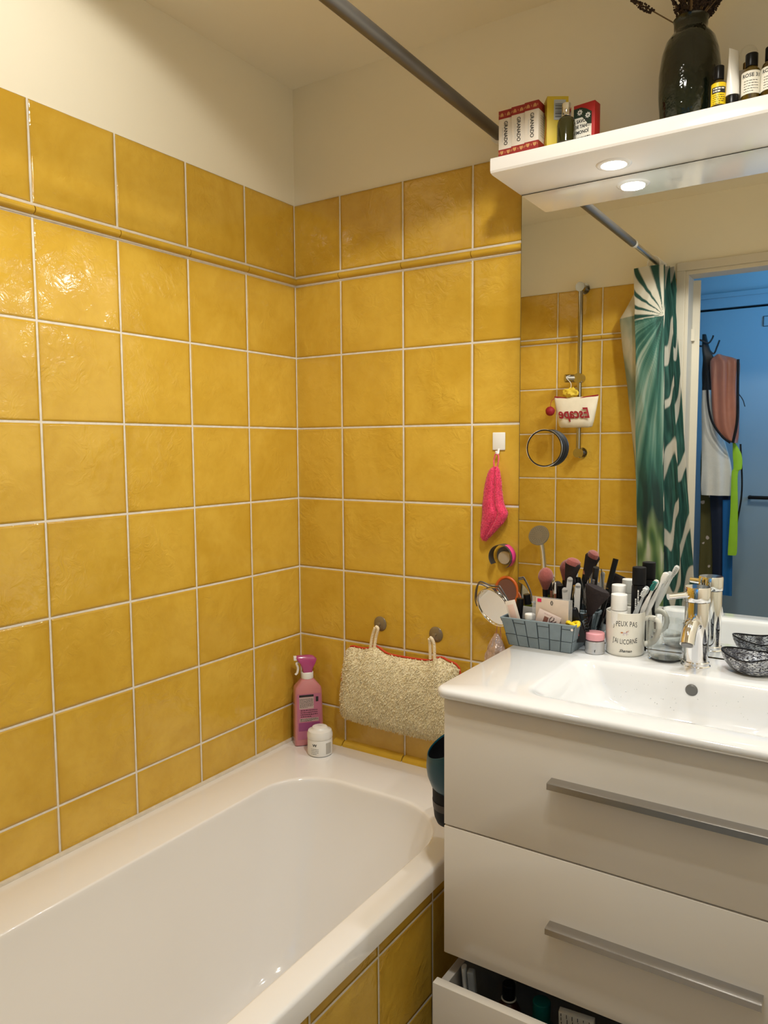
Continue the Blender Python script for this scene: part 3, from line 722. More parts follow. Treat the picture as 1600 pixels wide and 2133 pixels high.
def stick(name, lab, cat, base, top, parts, group=None):
    """parts: (name, from, to, r0, r1, material) along base->top"""
    t = thing(name, lab, cat, base, group=group); v = Vector(top) - Vector(base)
    for nm, a, b, r0, r1, m_ in parts: obj(nm, tube([v * a, v * (a + (b - a) * .5), v * b], [r0, (r0 + r1) / 2, r1], 16), m_, t)
    return t
def brush(lab, base, top, rh, rb, hl, tuft, flat=1.0, hm=None, nm='makeup_brush', flare=False):
    t = thing(nm, lab, 'brush', base); v = Vector(top) - Vector(base); d = v.normalized(); Ln = v.length
    a = 1 - hl / Ln
    obj('handle', tube([v * 0, v * a * .5, v * a * .8, v * a], [rh * .7, rh, rh * 1.2, rh * 1.5], 16), hm or M_black, t)
    N = 14; path = [v * (a + (1 - a) * k / N) for k in range(N + 1)]
    rr = [rh * 1.4 + (rb - rh * 1.4) * min(1, (k / N) * 1.9) for k in range(N + 1)]
    rr = [r * (math.sqrt(max(0.02, 1 - ((k / N - .55) / .47) ** 2)) if k / N > .55 else 1) for k, r in enumerate(rr)]
    if flare: rr = [rh * 1.4 + (rb - rh * 1.4) * (k / N) ** 1.1 for k in range(N + 1)]; rr[-1] *= .8; rr[0] = rh * 1.4
    bm = tube(path, rr, 28, flat=flat, up=(0, 1, 0))
    for vv in bm.verts:
        n_ = noise.noise(vv.co * 900) * .0006; vv.co += vv.co.normalized() * n_
    obj('bristles', bm, tuft, t); return t
M_blush = mat('blush_bristle', (.30, .075, .062), .9, var=.25, vscale=500, bump=.6, bscale=700, bdist=.001, sheen=.3)
M_blkb = mat('dark_bristle', (.018, .010, .010), .8, var=.3, vscale=400, bump=.5, bscale=600, bdist=.001)
Bz = Zc + .0035
brush('rounded rose blush brush with black handle standing in the basket', (.775, -.060, Bz), (.789, -.088, 1.131), .0045, .0175, .050, M_blush)
fb = brush('tall flared black brush with rose tip, highest in the basket', (.800, -.050, Bz), (.851, -.085, 1.148), .005, .019, .066, M_blkb, .6, flare=True)
v = Vector((.851, -.085, 1.148)) - Vector((.800, -.050, Bz)); d = v.normalized()
obj('bristle_tip', lathe([(.0178, -.004), (.0186, .0), (.0165, .006), (.010, .010), (0, .0115)], 28, M=TR(*(v - d * .001)) @ (d.to_track_quat('Z', 'Y').to_matrix().to_4x4()) @ Matrix.Rotation(.25, 4, 'Y') @ Matrix.Diagonal((1, .72, 1, 1))), M_blush, fb, label='rose bristle tips')
brush('wide black fan brush leaning right at the basket corner', (.862, -.066, Bz + .002), (.9135, -.105, 1.100), .005, .031, .070, M_blkb, .35, flare=True)
brush('short dark powder brush behind the packet in the basket', (.81, -.03, Bz), (.806, -.062, 1.098), .004, .012, .035, M_blkb)
cb = thing('hair_comb', 'black hair clip comb with a red patch at basket corner', 'comb', (.872, -.118, 1.012), rot=(.15, -.12, .2))
bm = rbox(-.006, .022, -.006, .006, -.035, .045, .004)
for v in bm.verts:
    if v.co.z > .02: v.co.x = v.co.x * .6 - (v.co.z - .02) * .3
obj('comb_body', bm, M_black, cb)
bm = new()
for k in range(9): box(bm, .018, .026, -.004, .004, -.03 + k * .007, -.0272 + k * .007)
obj('teeth', bm, M_black, cb); obj('red_patch', rbox(-.0068, .004, -.0072, -.0055, -.018, .0, .0006), mat('red_plastic', (.55, .01, .015), .3), cb)
def flatthing(nm, lab, cat, c, w_, h_, t_, tilt, yaw, roll, m_, r=.0006, parts=None, group=None):
    o = thing(nm, lab, cat, c, group=group); o.rotation_euler = (tilt, roll, yaw)
    obj('body' if parts is None else parts, rbox(-w_ / 2, w_ / 2, -t_ / 2, t_ / 2, -h_ / 2, h_ / 2, r, 2), m_, o); return o
M_file = mat('nail_file_grey', (.55, .54, .52), .7)
for (x, y, z, h_, lab, rl) in ((.842, -.092, 1.070, .095, 'nail file standing tallest in the basket, angled top', .10), (.840, -.100, 1.052, .085, 'nail file with rounded top behind the packet, left of the white handled one', -.06), (.866, -.100, 1.062, .09, 'nail file with rounded top, right of the other files in the basket', .04)):
    o = thing('nail_file', lab, 'nail file', (x, y, z)); o.rotation_euler = (.1, rl, .35)
    bm = bx(-.006, .006, -.0007, .0007, -h_ / 2, h_ / 2 - .006)
    tube([(0, -.0007, h_ / 2 - .006), (0, .0007, h_ / 2 - .006)], .006, 20, bm); obj('file_board', bm, M_file, o)
stick('eyeliner_pen', 'black eyeliner pen with silver print leaning right in the basket', 'pen', (.872, -.045, Bz), (.9035, -.088, 1.142), [('barrel', 0, .62, .005, .0055, M_black), ('cap', .625, 1, .0062, .0066, M_black)])
pen = bpy.data.objects['eyeliner_pen']; v = Vector((.0315, -.043, 1.142 - Bz)); d = v.normalized(); s_ = d.cross(Vector((0, 1, 0))).normalized(); n_ = s_.cross(d).normalized()
if n_.y > 0: n_ = -n_; s_ = -s_
obj('silver_print', textlines(lambda c: v * .84 + d * c.x + s_ * -c.y + n_ * (.0068 + c.z), .042, 1, 0, .004, .0055, 6), mat('silver_print', (.6, .6, .6), .3, .7), pen, smooth=False)
stick('mascara_tube', 'black mascara tube with silver ring in the middle of the basket', 'mascara', (.822, -.04, Bz), (.818, -.075, 1.093), [('tube', 0, .55, .007, .007, M_black), ('ring', .55, .6, .0074, .0074, M_chrome), ('cap', .6, 1, .0072, .0065, M_black)])
stick('lip_pencil', 'thin pencil with copper tip behind the nail files', 'pencil', (.83, -.035, Bz), (.834, -.078, 1.117), [('barrel', 0, .9, .0035, .0035, M_black), ('tip', .9, 1, .0037, .003, mat('copper', (.5, .2, .12), .3, .6))])
stick('metal_cap_bottle', 'small polished metal capped bottle among the brushes', 'bottle', (.85, -.05, Bz), (.853, -.07, 1.094), [('body', 0, .7, .008, .008, M_black), ('cap', .72, 1, .0075, .0068, M_chrome)])
bm_t = thing('tweezers', 'dark slim tweezers leaning left of the eyeliner pen', 'tweezers', (.875, -.07, Bz))
obj('arm', tube([(0, 0, 0), (.003, -.01, .08), (-.006, -.02, .155)], .0015, 8, flat=.5), M_blackm, bm_t); obj('arm', tube([(.004, .0, 0), (.007, -.01, .08), (-.004, -.02, .154)], .0012, 8, flat=.5), M_nickel, bm_t)
stick('green_bottle', 'dark nail varnish bottle with glossy olive side, left in basket', 'bottle', (.750, -.075, Bz), (.742, -.085, 1.066), [('bottle_body', 0, .78, .014, .0135, mat('olive_glass', (.07, .08, .005), .1, coat=.5)), ('cap', .78, 1, .009, .008, M_black)])
stick('black_lipstick', 'plain black lipstick case beside the olive bottle', 'lipstick', (.731, -.100, Bz), (.7325, -.101, 1.058), [('case', 0, .6, .0085, .0085, M_black), ('cap', .605, 1, .0085, .0082, M_black)])
M_sach = mat('sachet_foil', (.74, .66, .58), .35, var=.06, vscale=50)
o = flatthing('sachet', 'pale pink beige sachet leaning at the left end of basket', 'sachet', (.7365, -.147, 1.031), .024, .062, .0022, .05, .1, -.28, M_sach, parts='packet_body')
obj('print', rbox(-.008, .006, -.0016, -.0011, -.014, .022, .0004), mat('sachet_print', (.72, .52, .44), .4), o)
o = thing('jar_with_white_cap', 'small round white capped pot inside basket beside the sachet', 'pot', (.7695, -.132, 1.007))
obj('pot', rcyl(.011, -.022, .012, .002, 32), M_wht, o); obj('lid', rcyl(.0118, .0125, .026, .0025, 32), M_wht, o)
# packet of lashes
pk = thing('clear_packet', 'clear sleeve holding a beige printed card, front of the basket', 'packet', (.823, -.1385, 1.045)); pk.rotation_euler = (.03, .02, .05)
obj('sleeve', rbox(-.045, .045, -.001, .001, -.028, .03, .0005), mat('clear_plastic', (.55, .55, .55), .15, alpha=.35), pk)
obj('card', rbox(-.036, .037, -.0022, -.0012, -.028, .028, .0004), mat('beige_card', (.66, .54, .44), .5, var=.1, vscale=40), pk)
f = frame_map((-.028, -.0026, .0225), (1, 0, 0), (0, 0, 1))
obj('red_tag', join([patch(f, .009, .0075, .0003, 1)]), mat('pink_tag', (.70, .02, .10), .5), pk, smooth=False)
obj('round_logo', join([place_me(text_me("()", .010, extrude=.0001, bold=.0003), frame_map((0, -.0027, .0195), (1, 0, 0), (0, 0, 1)))]), M_print, pk, smooth=False)
cd = flatthing('loyalty_card', 'small pale pink card with a dark branch tucked in the packet', 'card', (.8175, -.1455, 1.028), .052, .030, .0008, .03, .05, .33, mat('pink_card', (.72, .60, .56), .5, var=.05, vscale=40), parts='card_body')
obj('print_block', rbox(-.010, .0, -.0009, -.00055, -.014, .004, .0002), mat('brown_print', (.22, .09, .07), .5), cd)
bm = new()
for pth in ([(.0, -.014), (.004, -.006), (.012, .004)], [(.004, -.006), (.003, .004), (.006, .008)], [(.006, -.003), (.013, -.002), (.018, .003)], [(.002, -.009), (.010, -.009), (.018, -.005)], [(.012, .004), (.011, .009)], [(.012, -.002), (.016, -.006)]):
    tube([(a, -.0009, b) for a, b in pth], .0007, 6, bm)
obj('branch_print', bm, mat('branch', (.07, .02, .025), .5), cd)
obj('fine_print', textlines(frame_map((.002, -.0006, .010), (1, 0, 0), (0, 0, 1)), .03, 1, 0, .002, .0007, 2), mat('rose_print', (.5, .25, .25), .5), cd, smooth=False)
o = flatthing('grey_pouch', 'small translucent grey pouch behind the white capped pot', 'pouch', (.763, -.110, 1.028), .038, .03, .002, .05, .15, .08, mat('grey_film', (.30, .30, .29), .3), parts='pouch_body')
ht_ = thing('hair_tie', 'bright yellow hair tie at the front right corner of basket', 'hair tie', (.872, -.142, 1.024))
bm = new(); M_yel = mat('yellow_elastic', (.85, .62, .01), .6, var=.1, vscale=200, bump=.4, bscale=300)
pts = catmull([(.012 * math.cos(a), .007 * math.sin(a), .003 * math.sin(2 * a)) for a in [2 * PI * i / 8 for i in range(8)]], 5, True)
tube(pts, lambda k: .0042, 10, bm, closed=True)
for v in bm.verts: v.co += v.normal * 0 + Vector((noise.noise(v.co * 250), noise.noise(v.co * 250 + Vector((9, 0, 0))), noise.noise(v.co * 250 + Vector((0, 9, 0))))) * .0012
obj('elastic', bm, M_yel, ht_)
for k, (x, y, tx, ty, tz, r) in enumerate(((.79, -.045, .800, -.085, 1.106, .003), (.80, -.06, .812, -.09, 1.100, .0028))):
    stick('slim_brush', ('slim brush with copper collar between the blush brush and mascara', 'slim white tipped brush just behind the packet')[k], 'brush', (x, y, Bz), (tx, ty, tz), [('handle', 0, .7, r, r, M_black), ('collar', .7, .82, r * 1.1, r * 1.1, mat('copper', (.5, .2, .12), .3, .6)), ('bristles', .82, 1, r, r * .5, (M_blkb, M_wht)[k])])

# ================================================================== SHELF ITEMS
SZ = 2.0188
def printed_box(nm, lab, loc, w_, d_, h_, rz, m_, group=None):
    t = thing(nm, lab, 'box', loc, rz, group); obj('carton', rbox(-w_ / 2, w_ / 2, 0, d_, 0, h_, .0006, 2), m_, t); return t
M_soap = mat('soap_carton', (.72, .66, .58), .55, var=.02); M_red = mat('carton_red', (.30, .022, .02), .5); M_gold = mat('carton_gold', (.55, .27, .10), .5)
for k, (x, y, lab) in enumerate(((.7165, -.166, 'white and red soap box, leftmost of the three on shelf'), (.7475, -.170, 'white and red soap box, middle of the three on shelf'), (.7785, -.1735, 'white and red soap box, rightmost of the three on shelf'))):
    t = printed_box('soap_box', lab, (x, y, SZ), .0305, .064, .0955, .0, M_soap, 'white and red soap boxes on the shelf')
    f = frame_map((0, -.0004, 0), (1, 0, 0), (0, 0, 1))
    for z, s, z0, z1 in ((.0095, -1, 0, .0165), (.087, 1, .079, .0958)):
        ms = []; bnd = obj('band', bx(-.01535, .01535, -.0003, .0643, z0, z1), M_red, t, smooth=False, label='dark red patterned band')
        for i in range(2):
            bm = new(); c = [(-.0042, -.0035), (.0042, -.0035), (.0032, .0015), (0, .0042), (-.0032, .0015)]
            bm.faces.new([bm.verts.new(f(Vector((-.0075 + i * .015 + p[0], z + p[1] * s, .0003)))) for p in c]); ms.append(bm)
        for i in range(3): ms.append(place_me(rect_me(.0014, .004, -.0135 + i * .0135, z, .0003), f))
        obj('band_pattern', join(ms), M_gold, bnd, smooth=False)
    obj('lettering', place_me(text_me("GRANADO", .0112, extrude=.0001, spacing=1.0, bold=.00012), lambda c: f(Vector((.001 + c.y, .0485 - c.x * .88, .0002 + c.z)))), M_print, t, smooth=False)
    obj('fine_print', join([place_me(rect_me(.0006, .03, -.0065, .046, .0003), f)]), M_grey, t, smooth=False)
    if k == 2:
        g = frame_map((.0156, .032, 0), (0, 1, 0), (0, 0, 1)); obj('side_text', textlines(g, .045, 9, .068, .005, .0012, 5), mat('faint_print', (.35, .31, .27), .6), t, smooth=False)
t = printed_box('yellow_carton', 'tall yellow carton with barcode behind the perfume bottle', (.826, -.150, SZ), .044, .045, .103, math.radians(33), mat('yellow_carton', (.62, .46, .03), .5, var=.03))
f = frame_map((.0, -.0004, 0), (1, 0, 0), (0, 0, 1))
obj('label', join([patch(f, .024, .040, .0002, 1, x=.004, y=.076)]), M_grey, t, smooth=False, label='pale barcode panel')
obj('barcode', join([place_me(rect_me(.019, r_, .004, .062 + k * .0032, .0006), f) for k, r_ in enumerate((.0016, .0008, .002, .0012, .0008, .0018, .001, .0016, .0008))]), mat('barcode_ink', (.04, .05, .06), .5), t, smooth=False)
g = frame_map((-.0224, .0225, 0), (0, -1, 0), (0, 0, 1))
arc = catmull([g(Vector((-.005, .015, .0004))), g(Vector((.014, .035, .0004))), g(Vector((.014, .06, .0004))), g(Vector((-.004, .08, .0004)))], 8)
obj('curved_line', tube(arc, .0006, 6), mat('red_line', (.35, .05, .01), .5), t)
pf = thing('perfume_bottle', 'dark olive perfume bottle with silver cap on shelf', 'perfume bottle', (.8475, -.158, SZ))
obj('bottle_body', lathe([(0, 0), (.0175, 0), (.019, .002), (.019, .036), (.0178, .044), (.0145, .050), (.009, .053), (0, .0535)], 40), mat('olive_dark_glass', (.025, .024, .004), .08, coat=.6), pf)
obj('cap', rcyl(.0095, .054, .0795, .001, 32), M_chrome, pf)
rb = printed_box('red_soap_box', 'red soap box with white flowers and black lettering on shelf', (.880, -.145, SZ), .046, .025, .078, -.12, mat('carton_bright_red', (.42, .012, .012), .5))
f = frame_map((0, -.0004, 0), (1, 0, 0), (0, 0, 1))
bm = new(); pts = [(-.0225, .0), (.0165, .0), (.0165, .034), (.008, .036), (.002, .045), (-.004, .0515), (-.0225, .0515)]
bm.faces.new([bm.verts.new(f(Vector((a, b, .0004)))) for a, b in pts]); obj('label', bm, M_cream, rb, smooth=False)
bm = new(); pts = [(-.0225, .0515), (-.004, .0515), (.002, .045), (.008, .036), (.0165, .034), (.0165, .058), (.012, .061), (.005, .066), (-.006, .071), (-.0225, .0705)]
bm.faces.new([bm.verts.new(f(Vector((a, b, .0004)))) for a, b in pts]); obj('green_patch', bm, mat('dark_green_print', (.01, .03, .015), .5), rb, smooth=False)
bm = new()
for cx_, cy_ in ((-.009, .0615), (.0085, .0525)):
    for k in range(8):
        a = 2 * PI * k / 8; ux, uy = math.cos(a), math.sin(a)
        P_ = [(1.5, -.5), (4.5, -1.3), (6.3, 0), (4.5, 1.3), (1.5, .5)]
        bm.faces.new([bm.verts.new(f(Vector((cx_ + (ux * p - uy * q_) * .001, cy_ + (uy * p + ux * q_) * .001, .0007)))) for p, q_ in P_])
obj('flowers', bm, M_wht, rb, smooth=False, label='two white daisy-like flowers')
ms = [place_me(text_me(s, .0092, extrude=.0001, bold=.0003), frame_map((0, -.0009, z), (.8, 0, 0), (0, 0, 1))) for s, z in (("SAVON", .044), ("DE TAHITI", .0335), ("MONO\u00cf", .0225))]
for s_me, sc_ in zip(ms, (.85, .8, .85)):
    for v in s_me.vertices: v.co.x = v.co.x * sc_ - .003; 
ms.append(textlines(frame_map((-.002, -.0009, 0), (1, 0, 0), (0, 0, 1)), .032, 2, .012, .005, .002, 8))
obj('lettering', join(ms), M_print, rb, smooth=False)

# vase
VXc, VYc = 1.073, -.105
va_ = thing('vase', 'tall dark green glass vase with embossed leaves on shelf', 'vase', (VXc, VYc, SZ))
m = mat('smoked_green_glass', (.030, .045, .024), .03, trans=.8, var=0, coat=.3); t = NT(m); p = t.n['Principled BSDF']
co = t.coord(); wvn = t.node('ShaderNodeTexVoronoi', feature='SMOOTH_F1'); wvn.inputs['Scale'].default_value = 26
mp = t.node('ShaderNodeMapping'); t.l.new(co, mp.inputs[0]); mp.inputs['Scale'].default_value = (1, 1, .35); t.l.new(mp.outputs[0], wvn.inputs['Vector'])
t.put(p.inputs['Normal'], t.bump(t.m('ADD', wvn.outputs['Distance'], t.m('MULTIPLY', t.noise(co, 90, 2).outputs[0], .12)), 1.0, .010))
obj('vase_body', lathe([(0, 0), (.044, 0), (.049, .002), (.053, .02), (.0565, .06), (.0565, .10), (.052, .135), (.045, .158), (.036, .170), (.0315, .175), (.0305, .180), (.0308, .196), (.0325, .1985), (.031, .2), (.0285, .198), (.0275, .178), (.034, .166), (.048, .134), (.0525, .10), (.0525, .06), (.049, .02), (.044, .006), (0, .006)], 72), m, va_)
# dried lavender stems
M_stem = mat('dried_stem', (.16, .10, .045), .8); M_bud = mat('dried_flower', (.055, .032, .022), .9, var=.4, vscale=300, bump=.6, bscale=300)
proto = thing('dried_lavender', 'dried brown lavender stem standing in the green vase', 'dried flower', (VXc, VYc, SZ + .012), group='dried lavender stems in the green vase')
Ls = .26
obj('stem', tube([(0, 0, 0), (.0, .0, .1), (.001, 0, .2), (.0, 0, Ls)], .0011, 6), M_stem, proto)
bm = new(); r = random.Random(2)
for k in range(80):
    z = Ls - .075 + .078 * (k / 80); a = r.uniform(0, 2 * PI); rad = .0038 * math.sin(PI * min(1, .15 + k / 90)) + .0008
    bmesh.ops.create_icosphere(bm, subdivisions=1, radius=r.uniform(.0013, .0024), matrix=TR(rad * math.cos(a), rad * math.sin(a), z) @ Matrix.Diagonal((1, 1, 1.7, 1)))
obj('flower_head', bm, M_bud, proto)
spots = [(-.34, -.34, .0), (.06, .05, 1), (.18, -.05, 2), (.30, .10, 3), (.42, -.1, 4), (-.10, .12, 5), (-.15, -.15, 6), (.24, .2, .5), (.36, -.2, 1.5), (.12, -.18, 2.5), (-.05, 0, 3.5), (.5, .0, .3), (-.2, .1, 1.1), (.48, .15, 2.2), (.02, -.1, 4.4), (.4, .05, 5.1), (-.26, .0, 2.2), (.28, -.12, .2), (-.3, .1, .4), (.55, .1, 1.3), (.62, .05, 2.6), (.34, .2, 3.3), (-.12, -.1, 4.1), (.2, -.2, 5.2), (.1, .2, .9), (.46, -.15, 1.9)]
from mathutils import Euler
for k, (tx, ty, rz) in enumerate(spots):
    o = proto if k == 0 else copy_tree(proto)
    tx *= 1.35
    if k == 0: tx, ty = -.86, .12
    mt = Matrix.Rotation(tx, 3, 'Y') @ Matrix.Rotation(-ty * .8, 3, 'X') @ Matrix.Rotation(rz, 3, 'Z'); e = mt.to_euler(); d = mt @ Vector((0, 0, 1)); sn = max(.05, math.hypot(d.x, d.y))
    n = Vector((VXc + .020 * math.sin(tx * 1.6), VYc + .012 * math.sin(k * 2.1), SZ + .192)); L0 = min(.165, .052 / sn)
    out = (.062, .045, .075, .055, .038, .068)[k % 6] if k else .128
    o.rotation_euler = e; o.scale = (1.15, 1.15, (L0 + out) / Ls); o.location = n - d * L0
o = thing('bamboo_stick', 'thick pale bamboo stick standing in the green vase', 'stick', (VXc + .012, VYc - .005, SZ + .008))
obj('stick_body', tube([(0, 0, 0), (-.004, -.001, .12), (-.012, -.003, .27)], .0046, 14), mat('bamboo', (.42, .27, .12), .6, var=.08, vscale=60), o)

def bottle(nm, lab, cat, x, y, r, h, capr, caph, bodym, capm, labm, lz0, lz1, text=None, tm=None, seed=1, sh_=.008):
    t = thing(nm, lab, cat, (x, y, SZ)); hb = h - caph
    obj('bottle_body', lathe([(0, 0), (r * .93, 0), (r, .002), (r, hb - sh_ * 1.4), (r * .9, hb - sh_ * .7), (r * .55, hb - .001), (r * .5, hb + .001), (0, hb + .001)], 40), bodym, t)
    obj('cap', rcyl(capr, hb, h, .001, 32), capm, t)
    a0 = math.atan2(-1.708 - y, 1.4114 - x); f = cyl_map(0, 0, r + .0002, a0, 0)
    obj('label', patch(f, r * 3.6, lz1 - lz0, .0003, 24, y=(lz0 + lz1) / 2), labm, t)
    if text:
        ms = []
        for s, z, sz in text: ms.append(place_me(text_me(s, sz, extrude=.0001, bold=.00015), cyl_map(0, 0, r + .0006, a0, z)))
        obj('lettering', join(ms), tm or M_print, t, smooth=False)
    return t, f
M_amber = mat('amber_glass', (.05, .028, .003), .08, coat=.6)
M_brown = mat('amber_bottle', (.075, .045, .004), .1, coat=.6)
b, f = bottle('small_lotion_bottle', 'small bottle with bright yellow label and black cap by vase', 'bottle', 1.136, -.160, .0125, .074, .0085, .024, M_amber, M_black, mat('yellow_label', (.85, .60, .01), .45), .004, .042)
obj('label_band', patch(lambda c: f(c + Vector((0, 0, .0006))), .024, .0105, .0003, 16, y=.029), M_print, b)
obj('fine_print', textlines(lambda c: f(c + Vector((0, 0, .001))), .018, 2, .0312, .0045, .0024, 14), M_cream, b, smooth=False)
obj('fine_print', textlines(lambda c: f(c + Vector((0, 0, .0004))), .020, 5, .020, .0036, .0009, 9), M_print, b)
tt = thing('cream_tube', 'white squeeze tube standing on its black cap on shelf', 'tube', (1.1595, -.158, SZ)); L = []
for z, rx_, ry_ in ((.0175, .0118, .0118), (.03, .0118, .0112), (.05, .0122, .0092), (.07, .0126, .0062), (.09, .0128, .0026), (.098, .0128, .0009)):
    L.append([Vector((rx_ * math.cos(a) * (1), ry_ * math.sin(a), z + (.0 if z < .08 else .0))) for a in [2 * PI * i / 32 for i in range(32)]])
o = obj('tube_body', loft(L, cap0=True, cap1=True), M_wht, tt); o.rotation_euler = (0, 0, 1.05)
obj('cap', rcyl(.0105, 0, .0172, .001, 32), M_black, tt)
f = lambda c: Vector((.001 + c.x, -.0125 - c.z + (c.y - .0) * .10, .062 + c.y))
obj('emblem', join([patch(lambda c: Vector((-.004 + .004 * math.cos(c.x * 300), -.0098 - c.z, .062 + .004 * math.sin(c.x * 300) + c.y)), .016, .0005, .0002, 14)]), M_grey, tt, smooth=False)
for nm, x, lab, t3 in (('body_oil_bottle', 1.1895, 'amber bottle with cream label and black cap, left of the two', [("ROSE 31", .040, .0088)]), ('body_oil_bottle', 1.2215, 'amber bottle with cream label at the right edge of view', [("ROSE 31", .041, .0088)])):
    k = x > 1.2; b, f = bottle(nm, lab, 'bottle', x, -.1585, .0158, .0815 + .003 * k, .0105, .0225, M_brown if not k else M_amber, M_black, M_cream, .009, .048, t3)
    obj('fine_print', textlines(lambda c: f(c + Vector((0, 0, .0004))), .024, 5, .031, .0045, .0009, 11 + k), M_print, b)
gs = thing('stopper_bottle', 'bottle with clear glass ball stopper and gold collar behind tube', 'perfume bottle', (1.1755, -.105, SZ))
obj('bottle_body', rbox(-.016, .016, -.012, .012, 0, .078, .003), mat('frosted_glass', (.62, .60, .58), .3), gs); obj('collar', rcyl(.0085, .0785, .092, .001), mat('gold', (.55, .36, .12), .25, .9), gs)
bm = new(); bmesh.ops.create_uvsphere(bm, u_segments=32, v_segments=20, radius=.016, matrix=TR(0, 0, .107)); obj('ball_stopper', bm, M_glass, gs)

# ================================================================== WALL HANGINGS BY THE MIRROR
hk = thing('adhesive_hook', 'square white adhesive hook on yellow tile left of mirror', 'hook', (.632, -.0005, 1.418))
obj('plate', rbox(-.0165, .0165, -.004, 0, -.0215, .0215, .0035 * .5), M_wht, hk); obj('hook_arm', tube(catmull([(0, -.003, -.018), (0, -.006, -.028), (0, -.014, -.031), (0, -.017, -.024)], 5), .0028, 10), M_wht, hk)
tw = thing('pink_washcloth', 'bright pink fluffy washcloth hanging from the white hook', 'washcloth', (.632, -.017, 1.385))
M_pink = mat('pink_terry', (.80, .045, .13), .9, var=.25, vscale=260, sheen=.4, bump=.5, bscale=400)
prof_t = [(0, -.028, .005, .006), (-.003, -.038, .014, .010), (-.005, -.062, .020, .014), (-.006, -.09, .0235, .016), (-.005, -.12, .0285, .018), (.0, -.140, .033, .019), (-.006, -.160, .0295, .018), (-.016, -.180, .022, .015), (-.026, -.200, .012, .010), (-.028, -.210, .003, .003)]
PR = catmull([Vector((a, b, c)) for a, b, c, d in prof_t], 6); PD = catmull([Vector((d, 0, 0)) for a, b, c, d in prof_t], 6); L = []
for p, dd_ in zip(PR, PD):
    L.append([Vector((p.x + (p.z + .0016 * noise.noise(Vector((math.cos(a) * 2, math.sin(a) * 2, p.y * 40)))) * math.cos(a), -.004 + dd_.x * math.sin(a) * (1 - .45 * math.exp(-((math.cos(a) - .25) / .18) ** 2) * (math.sin(a) < 0)), p.y)) for a in [2 * PI * i / 40 for i in range(40)]])
bmc = loft(L, cap0=True, cap1=True)
def tufts(bm, n, ln, wd, seed, lean=Vector((0, 0, -1)), filt=None):
    r = random.Random(seed); bm.faces.ensure_lookup_table(); bm.normal_update(); fs = [f for f in bm.faces if (filt is None or filt(f))]; A = [f.calc_area() for f in fs]
    import bisect, itertools
    cum = list(itertools.accumulate(A)); out = new()
    for _ in range(n):
        f = fs[min(len(fs) - 1, bisect.bisect(cum, r.uniform(0, cum[-1])))]; vs = [v.co for v in f.verts]; a, b = r.random(), r.random()
        p = (vs[0] * (1 - a) + vs[1] * a) * (1 - b) + (vs[-1] * (1 - a) + vs[2 if len(vs) > 3 else 1] * a) * b
        nn = f.normal; d1 = (nn + lean * r.uniform(0, .9) + Vector((r.uniform(-.7, .7), r.uniform(-.7, .7), r.uniform(-.7, .7)))).normalized()
        s_ = nn.cross(d1); s_ = s_.normalized() if s_.length > 1e-4 else Vector((1, 0, 0)); s_ = (s_ + d1 * r.uniform(-.5, .5)).normalized(); d2 = (d1 + lean * .8 + Vector((r.uniform(-.6, .6), 0, 0))).normalized()
        l = ln * r.uniform(.6, 1.3); q1 = p + d1 * l * .55; q2 = q1 + d2 * l * .5; w_ = wd * r.uniform(.6, 1.2)
        v = [out.verts.new(x) for x in (p - nn * .0006 - s_ * w_, p - nn * .0006 + s_ * w_, q1 - s_ * w_, q1 + s_ * w_, q2)]
        out.faces.new((v[0], v[1], v[3], v[2])); out.faces.new((v[2], v[3], v[4]))
    return out
tf = tufts(bmc, 6500, .0068, .0009, 4)
o = obj('cloth', bmc, M_pink, tw); obj('pile', tf, M_pink, tw, smooth='raw')
obj('loop', join([tube(catmull([(-.0025, .0, .002), (-.006, -.001, -.014), (-.004, -.002, -.034)], 5), .0026, 8, flat=.5), tube(catmull([(-.0025, .0, .002), (.004, .002, .0), (.006, -.001, -.016), (.002, -.002, -.034)], 5), .0026, 8, flat=.5)]), M_pink, tw)

# small round suction mirror / razor cup
cu = thing('suction_holder', 'small round chrome suction holder with pink sleeve on tile', 'holder', (.651, -.001, 1.139))
M_rx = Matrix.Rotation(PI / 2, 4, 'X')
obj('suction_disc', lathe([(0, 0), (.022, 0), (.0225, .0015), (.015, .004), (0, .005)], 36, M=M_rx), mat('grey_rubber', (.30, .27, .22), .3), cu)
arc_ = [(.030 * math.cos(a), .030 * math.sin(a)) for a in [math.radians(-60 + 280 * i / 40) for i in range(41)]]
bm = loft([[Vector((a[0], -.006, a[1])) for a in arc_], [Vector((a[0], -.034, a[1])) for a in arc_], [Vector((a[0] * .97, -.034, a[1] * .97)) for a in arc_], [Vector((a[0] * .97, -.006, a[1] * .97)) for a in arc_], [Vector((a[0], -.006, a[1])) for a in arc_]], closed=False)
obj('ring', bm, M_rod, cu)
arc2 = [(.031 * math.cos(a), .031 * math.sin(a)) for a in [math.radians(-50 + 120 * i / 20) for i in range(21)]]
bm = loft([[Vector((a[0], -.008, a[1])) for a in arc2], [Vector((a[0], -.030, a[1])) for a in arc2]], closed=False)
obj('pink_sleeve', bm, mat('hot_pink', (.75, .06, .25), .3), cu)
obj('knob', lathe([(0, 0), (.0165, 0), (.0168, -.001), (.0155, .012), (0, .0135)], 32, M=TR(.004, -.006, -.003) @ M_rx), mat('satin_disc', (.55, .50, .43), .25, .5), cu)

